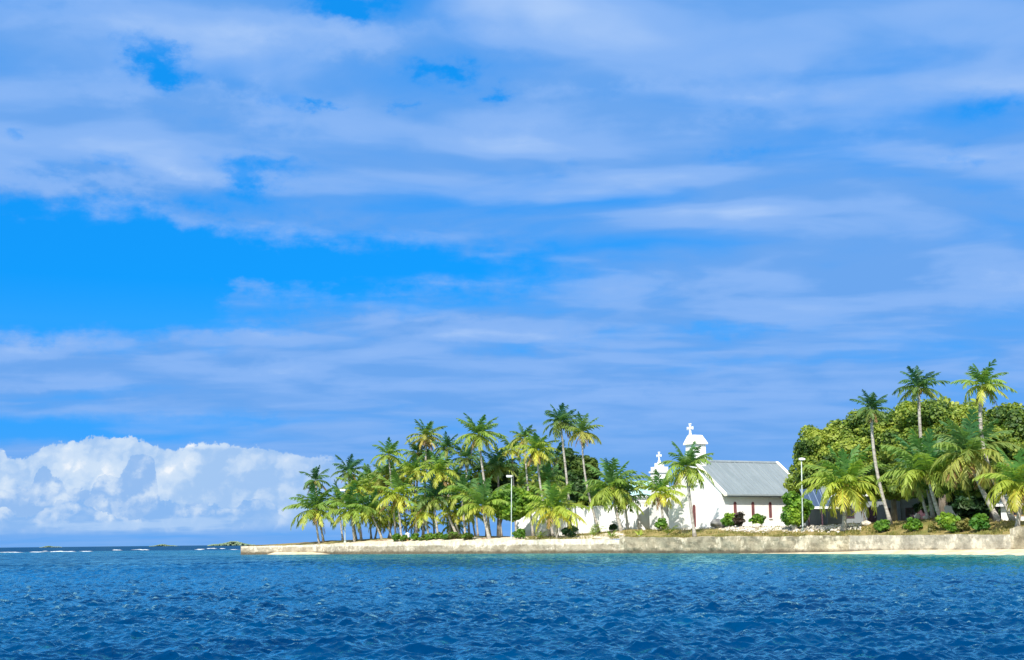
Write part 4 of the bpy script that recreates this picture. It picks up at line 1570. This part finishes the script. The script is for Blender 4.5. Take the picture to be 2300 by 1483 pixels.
PALMS = [
    # crown x, crown row, foot x, metres behind the wall, crown radius in px, tone, label, options
    (709, 1080, 727, 7.0, 40, 'd', 'slim small crowned palm rising just behind the outermost palm of the point', dict(nf=15, dry=2)),
    (708, 1146, 717, 5.0, 58, 'g', 'broad low palm at the very tip of the grove, first from the open sea', dict(dry=2, nf=25)),
    (783, 1061, 800, 9.0, 44, 'd', 'palm with dark upright and brown hanging fronds directly above the first lamp post', dict(dry=4, nf=18)),
    (797, 1098, 812, 8.0, 44, 'y', 'yellow green palm crown just beside the head of the lamp post near the point', dict(dry=1)),
    (790, 1148, 796, 5.5, 56, 'g', 'full low palm right beside the foot of the first lamp post', dict(nf=27, dry=1)),
    (832, 1146, 858, 8.5, 46, 'g', 'low palm with a trunk leaning over a blackened foot past the first lamp post', dict(bend=0.2)),
    (873, 1022, 889, 9.0, 44, 'g', 'tall palm of the grove nearest the point, on a thin pale trunk', dict(nf=20, bend=0.2, thick=0.12)),
    (867, 1070, 878, 12, 48, 'b', 'palm crown with brown tinged fronds behind the thin pale trunk of the tall outer palm', dict(dry=3)),
    (895, 1112, 902, 6.5, 54, 'y', 'bright yellow green palm with a beard of brown fronds above the start of the hedge', dict(dry=6, nf=25)),
    (957, 982, 950, 13, 46, 'b', 'tall dark topped palm with dead brown fronds, second tall palm counted from the point', dict(dry=5, nf=20)),
    (938, 1016, 932, 14, 40, 'd', 'shaggy dark crown tucked under the tall palm with dead brown fronds', dict(dry=5, nf=16)),
    (1004, 1006, 1012, 13, 40, 'd', 'small upright dark crown between the two tallest crowns of the seaward half of the grove', dict(nf=17)),
    (930, 1058, 936, 10, 46, 'y', 'palm with yellow lower fronds below the shaggy dark crown', dict(dry=2)),
    (987, 1060, 1028, 8.0, 54, 'y', 'golden green palm on a long trunk slanting down towards the hedge', dict(dry=3, nf=24, bend=-0.2, thick=0.15)),
    (1075, 978, 1100, 10, 56, 'g', 'largest tall palm in the middle of the grove, round full crown on a pale trunk', dict(nf=27, dry=3, bend=0.25, thick=0.15)),
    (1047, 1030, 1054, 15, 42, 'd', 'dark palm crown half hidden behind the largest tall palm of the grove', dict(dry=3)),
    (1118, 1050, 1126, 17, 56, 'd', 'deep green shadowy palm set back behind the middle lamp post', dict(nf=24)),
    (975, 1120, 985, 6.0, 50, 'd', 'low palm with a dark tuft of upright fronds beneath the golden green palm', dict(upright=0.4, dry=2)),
    (955, 1152, 965, 5.5, 44, 'y', 'short palm with yellowing low fronds over a straight pale trunk in the hedge', dict(nf=18)),
    (1086, 1140, 1099, 5.0, 66, 'g', 'young wide palm with long arching fronds beside the round bright green tree', dict(upright=0.7, nf=22, thick=0.2)),
    (1038, 1108, 1046, 7.5, 50, 'g', 'mid height palm between the slanting trunk and the young wide palm', dict(dry=1)),
    (1020, 1150, 1033, 8.5, 44, 'y', 'small palm with yellow fronds low over the dark hedge', dict(nf=18)),
    (1178, 985, 1198, 10, 42, 'b', 'slim palm with thin drooping crown just before the crown pair leaning to the church', dict(nf=16, dry=1, thick=0.12)),
    (1205, 1012, 1236, 8.0, 50, 'y', 'yellow green palm with a large hanging mass of brown dead fronds', dict(dry=9, nf=24)),
    (1259, 950, 1284, 9.0, 54, 'd', 'highest palm of the grove, wind ruffled crown on a long straight trunk', dict(nf=22, dry=2, bend=0.25, wind=0.17)),
    (1308, 972, 1347, 10, 50, 'b', 'tall palm on a curved trunk, last tall crown of the grove towards the church', dict(nf=20, dry=4, bend=-0.35, wind=0.15, thick=0.12)),
    (1246, 1146, 1252, 4.0, 68, 'y', 'squat palm with flat golden fronds spreading both ways above the white wall', dict(upright=0.25, nf=24, dry=1, thick=0.2)),
    (1230, 1082, 1242, 12, 50, 'g', 'palm crown filling the gap behind the squat golden palm', dict(dry=1)),
    (1375, 1098, 1396, 8.0, 66, 'g', 'wide full palm standing in front of the long white wall', dict(nf=30, dry=1, thick=0.17, upright=0.2, weep=1.35)),
    (1404, 1122, 1411, 9.5, 48, 'd', 'smaller dark palm tucked behind the wide full palm before the white wall', dict(nf=18)),
    (1484, 1108, 1492, 10, 50, 'y', 'palm with golden hanging fronds in front of the church porch', dict(dry=3, nf=20, upright=0.3)),
    (1543, 1053, 1561, 2.4, 68, 'g', 'tall palm in front of the bell tower, its trunk crossing the church gable', dict(nf=24, dry=1, thick=0.15, wind=0.13, weep=1.45)),
    # the far side, by the trees
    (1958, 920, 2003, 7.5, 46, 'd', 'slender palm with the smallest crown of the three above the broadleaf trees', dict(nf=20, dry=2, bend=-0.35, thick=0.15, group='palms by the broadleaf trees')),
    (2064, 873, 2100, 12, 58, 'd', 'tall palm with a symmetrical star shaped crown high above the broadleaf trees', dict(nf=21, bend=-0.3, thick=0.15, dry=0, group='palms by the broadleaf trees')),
    (2207, 866, 2281, 10, 60, 'g', 'tallest wind swept palm on a curved trunk at the edge of the picture', dict(nf=21, bend=-0.95, dry=2, thick=0.17, wind=0.22, group='palms by the broadleaf trees')),
    (1899, 1092, 1896, 5.5, 82, 'y', 'low palm whose long yellow fronds hang to the ground beside the blue porch roof', dict(nf=34, dry=1, thick=0.2, wind=0.02, weep=1.55, group='palms by the broadleaf trees')),
    (2086, 1068, 2117, 7.5, 92, 'g', 'big young palm with tall upright green fronds on a pale leaning trunk', dict(upright=0.9, nf=28, thick=0.17, weep=1.25, group='palms by the broadleaf trees')),
    (2180, 1024, 2246, 9.0, 88, 'b', 'large heavy palm with a curtain of brown dead fronds hanging before the dark trees', dict(nf=30, dry=9, thick=0.2, weep=1.5, group='palms by the broadleaf trees')),
    (2292, 1092, 2286, 4.5, 72, 'y', 'palm with pale yellow fronds hanging in front of the house with the brown window', dict(nf=28, dry=1, thick=0.17, weep=1.4, group='palms by the broadleaf trees')),
    (2062, 1070, 2088, 10.5, 62, 'd', 'shaded palm with a hanging brown frond, leaning beside the big young palm', dict(nf=18, dry=3, group='palms by the broadleaf trees')),
]
BACK = [(762, 1128, 770, 12, 40), (848, 1098, 856, 16, 44), (905, 1070, 914, 18, 44), (968, 1040, 976, 19, 44), (1020, 1075, 1028, 20, 44),
        (1066, 1090, 1074, 20, 46), (1060, 1152, 1068, 12, 38), (1150, 1010, 1160, 19, 42), (1176, 1075, 1186, 36, 50), (1190, 1128, 1200, 36, 48), (1215, 1060, 1224, 37, 50),
        (1290, 1125, 1300, 36, 48), (1330, 1130, 1336, 36, 46), (826, 1085, 834, 17, 44), (1000, 1100, 1008, 17, 48), (1160, 1100, 1168, 33, 50), (1085, 1060, 1093, 19, 44), (1250, 1030, 1258, 38, 48), (1210, 1140, 1218, 34, 44), (850, 1165, 842, 13, 34), (880, 1168, 872, 14, 34), (935, 1172, 927, 15, 34), (1018, 1180, 1040, 16, 30), (1275, 1090, 1282, 36, 48)]
for i, (cx, cy, bx, t, r, tone, label, kw) in enumerate(PALMS):
    palm(i, cx, cy, bx, t, r, tone, label, **kw)
for i, (cx, cy, bx, t, r) in enumerate(BACK):
    palm(100 + i, cx, cy, bx, t, r * 1.12, 'gyybgd'[i % 6], 'half hidden coconut palm in the thick of the grove, behind its front row', nf=19, dry=i % 3,
         group='palms massed in the depth of the grove', nuts=False, thick=0.12)


# ------------------------------------------------------------------ broadleaf trees and shrubs
def leaf_cloud(blobs, n, size, rg, cols, up=0.35, shell=0.55, elong=1.3):
    """leaf sprays scattered through the outer part of ellipsoid clumps. blobs: (x, y, z, rx, ry, rz)"""
    B = np.array(blobs, dtype=float)
    area = (B[:, 3] * B[:, 5]) ** 1.0
    idx = rg.choice(len(B), n, p=area / area.sum())
    dirs = rg.normal(size=(n, 3)); dirs /= np.linalg.norm(dirs, axis=1)[:, None]
    rad_ = 1 - shell * rg.random(n) ** 1.7
    wob = 0.82 + 0.36 * fbm(dirs * 2.3 + B[idx, :3], 2, 4)
    P = B[idx, :3] + dirs * (rad_ * wob)[:, None] * B[idx, 3:6]
    N = dirs * 0.9 + rg.normal(size=(n, 3)) * 0.55 + np.array([0, 0, up])
    N /= np.linalg.norm(N, axis=1)[:, None]
    a = np.cross(N, rg.normal(size=(n, 3))); a /= np.linalg.norm(a, axis=1)[:, None]
    b = np.cross(N, a)
    s = (size * np.exp(rg.normal(0, 0.38, n)))[:, None]
    # a spray: two leaves folded along the midrib, six corners
    a, b = a * s * elong * 0.5, b * s * 0.5
    fold = N * s * 0.16
    verts = np.stack([P - a, P - a * 0.25 - b + fold, P + a * 0.45 - b * 0.8 + fold, P + a, P + a * 0.45 + b * 0.8 + fold, P - a * 0.25 + b + fold], 1)
    k = np.arange(n) * 6
    F = np.concatenate([np.stack([k, k + 1, k + 2, k + 3], 1), np.stack([k, k + 3, k + 4, k + 5], 1)])
    cols = np.array(cols)
    ci = fbm(P * 0.55, 3, int(rg.integers(1000)))
    ci = np.clip((ci - 0.3) / 0.4 + rg.normal(0, 0.22, n), 0, 0.999) * (len(cols) - 1)
    c0 = ci.astype(int)
    w = (ci - c0)[:, None]
    c = cols[c0] * (1 - w) + cols[np.minimum(c0 + 1, len(cols) - 1)] * w
    c = c * rg.uniform(0.8, 1.2, n)[:, None]
    return verts.reshape(-1, 3), F, np.repeat(c, 6, axis=0)


SUNNY = [(0.052, 0.112, 0.026), (0.140, 0.225, 0.038), (0.250, 0.330, 0.050), (0.360, 0.420, 0.070)]
FRESH = [(0.078, 0.192, 0.026), (0.156, 0.300, 0.034), (0.276, 0.408, 0.043)]
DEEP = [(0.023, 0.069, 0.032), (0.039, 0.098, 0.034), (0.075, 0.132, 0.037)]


def clumps(rx, ry, rz, zc, n, rg, rmin=0.10, rmax=0.27):
    out = [(0, 0, zc, rx * 0.78, ry * 0.78, rz * 0.78)]
    for k in range(n):
        d = rg.normal(size=3); d /= np.linalg.norm(d)
        if d[2] < -0.45: d[2] *= -1
        q = rg.uniform(0.60, 0.96)
        s = rg.uniform(rmin, rmax)
        m = (rx + rz) / 2
        out.append((d[0] * rx * q, d[1] * ry * q, zc + d[2] * rz * q, m * s, m * s, m * s * 0.85))
    return out


def broad_tree(i, px, row, rxp, ryp, t, label, cols, n, size, name='broadleaf_tree', cat='tree', group='broadleaf trees', foot=None, ncl=26):
    rg = np.random.default_rng(3000 + i)
    foot = px if foot is None else foot
    b = L(foot, t)
    D = math.hypot(b.x, b.y)
    c = at(px, row, D)
    k = D / FPX
    rx, rz = rxp * k, ryp * k
    root = empty(name, b, label, cat, group)
    d = c - b
    bl = [(x + d.x, y + d.y, z + d.z, a, e, g) for x, y, z, a, e, g in clumps(rx, rx * 0.8, rz, 0.0, ncl, rg)]
    v, f, cc = leaf_cloud(bl, n, size, rg, cols)
    mesh_obj('crown', v, f, leaf_m, root, cc)
    mb = MB()
    h0_ = max(d.z - rz * 0.55, 0.6)
    tr = max(0.12, rx * 0.07)
    mb.tube([(0, 0, -0.4), (0.05, 0, h0_ * 0.5), (d.x * 0.3, d.y * 0.3, h0_)], [tr * 1.5, tr, tr * 0.85], 9)
    for q in bl[1:9]:
        e = Vector((q[0], q[1], q[2]))
        s0 = Vector((d.x * 0.3, d.y * 0.3, h0_ * 0.92))
        mb.tube([s0, s0.lerp(e, 0.5) + Vector((0, 0, -0.1 * rz)), e], [tr * 0.6, tr * 0.36, tr * 0.12], 6)
    mb.build('trunk', bark_m, root, smooth=True)
    return root


broad_tree(0, 1873, 1056, 95, 99, 24, 'rounded broadleaf tree whose crown overlaps the far end of the church roof', SUNNY, 60000, 0.20, ncl=110)
broad_tree(1, 1972, 1022, 104, 98, 27, 'broadleaf tree behind the slender palm, between the rounded tree and the tallest crown', SUNNY, 60000, 0.20, ncl=110)
broad_tree(2, 2122, 1000, 126, 100, 28, 'highest and widest broadleaf tree, under the star shaped palm crown', SUNNY, 68000, 0.20, ncl=125)
broad_tree(3, 2262, 1018, 104, 98, 26, 'broadleaf tree running out of the picture behind the tallest wind swept palm', SUNNY, 50000, 0.20, ncl=110)
broad_tree(4, 2010, 1085, 92, 46, 17, 'low spreading broadleaf tree shading the grey house', SUNNY[:3], 19000, 0.26, ncl=50)
broad_tree(5, 2190, 1075, 108, 46, 16, 'low spreading broadleaf tree behind the broken wall and the bucket', SUNNY[:3], 20000, 0.26, ncl=50, foot=2236)
broad_tree(6, 2390, 1040, 90, 100, 28, 'broadleaf tree mostly outside the picture beyond the edge palm', SUNNY, 9000, 0.36)
broad_tree(11, 1925, 1130, 60, 42, 33, 'added thicket with leaves darkened for shade behind the grey house, towards the church', DEEP, 7000, 0.34, name='thicket', cat='thicket', group='added dark thickets standing for the shade under the trees')  # added back screen: shade under the canopy is put into the leaf colour
broad_tree(12, 2110, 1135, 70, 44, 31, 'added thicket with leaves darkened for shade behind the big young palm', DEEP, 8000, 0.34, name='thicket', cat='thicket', group='added dark thickets standing for the shade under the trees')
broad_tree(13, 2200, 1142, 66, 44, 24, 'added thicket with leaves darkened for shade behind the broken wall', DEEP, 8000, 0.34, name='thicket', cat='thicket', group='added dark thickets standing for the shade under the trees')
broad_tree(14, 2300, 1140, 60, 44, 30, 'added thicket with leaves darkened for shade behind the white house with the brown window', DEEP, 6000, 0.34, name='thicket', cat='thicket', group='added dark thickets standing for the shade under the trees')
broad_tree(7, 1148, 1133, 56, 46, 6.5, 'bright round leafy tree behind the lamp post in the middle of the grove', FRESH, 9000, 0.26, foot=1120, group='broadleaf trees of the grove')
broad_tree(8, 1292, 1072, 60, 62, 38, 'dense green broadleaf tree behind the highest palm of the grove', [(0.035, 0.09, 0.025), (0.07, 0.14, 0.03), (0.13, 0.19, 0.035)], 13000, 0.28, group='broadleaf trees of the grove')
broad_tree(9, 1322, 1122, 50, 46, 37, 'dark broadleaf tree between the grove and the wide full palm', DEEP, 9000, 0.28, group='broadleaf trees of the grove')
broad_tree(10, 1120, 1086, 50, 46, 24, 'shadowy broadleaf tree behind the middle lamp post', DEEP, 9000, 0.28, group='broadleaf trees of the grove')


def shrub(i, px, t, wpx, hpx, label, cols, n, size, name='shrub', cat='shrub', group=None):
    rg = np.random.default_rng(5000 + i)
    b = L(px, t)
    D = math.hypot(b.x, b.y)
    k = D / FPX
    rx, h = wpx * k / 2, hpx * k
    root = empty(name, b, label, cat, group)
    bl = clumps(rx, rx * 0.85, h * 0.52, h * 0.50, 9, rg, 0.34, 0.5)
    v, f, cc = leaf_cloud(bl, n, size, rg, cols, up=0.5)
    v[:, 2] = np.maximum(v[:, 2], -0.05)
    mesh_obj('foliage', v, f, leaf_m, root, cc)
    mb = MB()
    for q in bl[1:6]:
        mb.tube([(0, 0, -0.2), (q[0] * 0.5, q[1] * 0.5, q[2] * 0.5), (q[0], q[1], q[2])], [0.05, 0.035, 0.012], 5)
    mb.build('stems', bark_m, root)
    return root


DARKR = [(0.030, 0.030, 0.025), (0.055, 0.045, 0.030), (0.09, 0.05, 0.04)]
OLIVE = [(0.10, 0.12, 0.03), (0.17, 0.18, 0.045), (0.25, 0.23, 0.07)]
SHRUBS = [
    (1790, 6.6, 70, 72, 'tall leafy bush beside the lamp post at the end of the church wall', FRESH, 3600, 0.24),
    (1644, 8.6, 34, 28, 'round green shrub below the first arched window of the nave', FRESH, 900, 0.20),
    (1663, 8.0, 22, 34, 'dark reddish shrub under the first arched window of the nave', DARKR, 700, 0.17),
    (1704, 9.2, 34, 25, 'low green shrub beneath the second arched window of the nave', OLIVE[:1] + FRESH, 800, 0.19),
    (1983, 3.6, 34, 24, 'small bright shrub on the bank at the foot of the slender palm', FRESH, 900, 0.18),
    (2053, 3.4, 32, 25, 'small bright shrub, second along the bank from the slender palm', FRESH, 900, 0.18),
    (2094, 3.0, 24, 13, 'low olive tuft of a shrub between two bright shrubs on the bank', OLIVE, 420, 0.15),
    (2127, 3.8, 44, 34, 'big bright leafy shrub in front of the broken wall', FRESH, 1500, 0.19),
    (2145, 2.6, 34, 17, 'low green shrub at the foot of the big shrub before the broken wall', FRESH[:2], 600, 0.17),
    (2167, 3.2, 34, 23, 'dull olive shrub touching the large glossy shrub', OLIVE, 700, 0.16),
    (2203, 3.4, 46, 32, 'large glossy green shrub nearest to the curved foot of the tallest palm', [(0.03, 0.12, 0.02), (0.07, 0.2, 0.02), (0.12, 0.25, 0.025)], 1500, 0.19),
    (1167, 3.4, 32, 20, 'low green shrub just past the foot of the middle lamp post', FRESH[:2], 800, 0.17),
    (1282, 4.4, 34, 24, 'dark round shrub beside the squat golden palm', DEEP, 900, 0.17),
    (1488, 8.0, 28, 25, 'pale green shrub in front of the church porch', FRESH, 700, 0.18),
    (1378, 8.8, 18, 15, 'small dark green shrub against the long white wall', DEEP, 380, 0.15),
]
for i, (px, t, w, h, label, cols, n, s) in enumerate(SHRUBS):
    shrub(i, px, t, w, h, label, cols, n, s)
for i, px in enumerate((890, 908, 930, 950, 966, 984, 1002, 1018, 1034, 1050)):
    shrub(100 + i, px, 3.4 + (i % 3) * 0.4, 24, (15, 12, 14, 11, 13, 16, 12, 16, 11, 13)[i], 'low clipped green bush in the hedge along the low sea wall', FRESH[:2] + [OLIVE[0]], 520, 0.16, 'hedge_bush', 'bush',
          'bushes of the hedge along the low sea wall')


def seedling(i, px, t, hpx, label, tone='y'):
    """young coconut sprout: a few fronds straight from the ground"""
    rg = np.random.default_rng(7000 + i)
    b = L(px, t)
    k = math.hypot(b.x, b.y) / FPX
    root = empty('palm_seedling', b, label, 'seedling', 'coconut seedlings on the grass')
    Lf = hpx * k * 1.25
    V, F, C, n0 = [], [], [], 0
    for q in range(6):
        c = np.array(TONES[tone][1]) * rg.uniform(0.8, 1.25)
        v, f, cc = frond_geo(Lf * rg.uniform(0.7, 1.05), rg.uniform(0, 2 * PI), R(rg.uniform(50, 80)), R(rg.uniform(30, 70)), np.array([0.05, 0, 0]), rg, c, 11, 0.09, 0.3)
        V.append(v); F.append(f + n0); C.append(cc); n0 += len(v)
    mesh_obj('fronds', np.concatenate(V), np.concatenate(F), frond_m, root, np.concatenate(C))
    MB().tube([(0, 0, -0.15), (0, 0, 0.22)], [0.09, 0.06], 7).build('stem', trunk_m, root)


seedling(0, 1330, 5.5, 34, 'green coconut seedling standing between the dark round shrub and the wide full palm', 'g')
seedling(1, 1374, 3.0, 17, 'tiny green seedling on the grass below the wide full palm', 'g')
seedling(2, 1436, 3.2, 15, 'tiny yellow seedling alone in the middle of the grass bank', 'y')
seedling(3, 1502, 4.2, 26, 'upright yellow seedling on the grass in front of the church porch', 'b')
seedling(4, 1212, 3.4, 22, 'yellow seedling beside the low green shrub at the middle lamp post', 'y')

# dry grass and creepers on the bank: nobody could count the blades
def grass():
    rg = np.random.default_rng(91)
    n = 15000
    px = rg.uniform(1180, 2330, n)
    t = rg.gamma(2.0, 2.0, n) + 0.3
    keep = (vnoise(np.stack([px * 0.05, t * 0.8, 0 * t], 1), 4) > 0.42) & (t < 12)
    px, t = px[keep], t[keep]
    P = np.array([L(a, b) for a, b in zip(px, t)])
    n = len(P)
    h = rg.uniform(0.08, 0.26, n) * (1 + 0.6 * (rg.random(n) < 0.1))
    a = rg.uniform(0, 2 * PI, n)
    w = np.stack([np.cos(a), np.sin(a), 0 * a], 1) * 0.05
    lean_ = np.stack([rg.normal(0.05, 0.09, n), rg.normal(0, 0.09, n), h], 1)
    P[:, 2] -= 0.04
    v = np.stack([P - w, P + w, P + lean_ + w * 0.25, P + lean_ - w * 0.25], 1).reshape(-1, 3)
    k = np.arange(n) * 4
    f = np.stack([k, k + 1, k + 2, k + 3], 1)
    g = rg.random(n)[:, None]
    c = np.array([0.30, 0.25, 0.085]) * (1 - g) + np.array([0.15, 0.18, 0.04]) * g
    c = np.repeat(c * rg.uniform(0.7, 1.3, (n, 1)), 4, axis=0)
    tag(mesh_obj('grass', v, f, leaf_m, None, c), 'thin dry grass growing on the bank above the sea wall', 'grass', None, 'stuff')


grass()

# unseen shade trees and palms are left out; fallen fronds lie under the grove
def litter():
    rg = np.random.default_rng(8)
    for i, (px, t, lb) in enumerate(((1226, 3.0, 'fallen brown palm frond on the ground in front of the squat golden palm'), (1075, 4.2, 'fallen reddish brown frond lying past the end of the hedge'),
                                     (836, 4.6, 'fallen dry frond at the feet of the low palms past the first lamp post'))):
        V, F, C, n0 = [], [], [], 0
        b = L(px, t)
        c = np.array([0.26, 0.15, 0.08]) * rg.uniform(0.8, 1.2)
        v, f, cc = frond_geo(3.0, rg.uniform(-0.4, 0.4), 0.12, 0.2, np.zeros(3), rg, c, 15, 0.12, 0.15)
        v[:, 2] = np.maximum(v[:, 2], 0.0) + 0.03
        o = mesh_obj('fallen_frond', v, f, dry_m, None, cc)
        o.location = b
        tag(o, lb, 'fallen frond', 'fallen fronds under the palms')


litter()
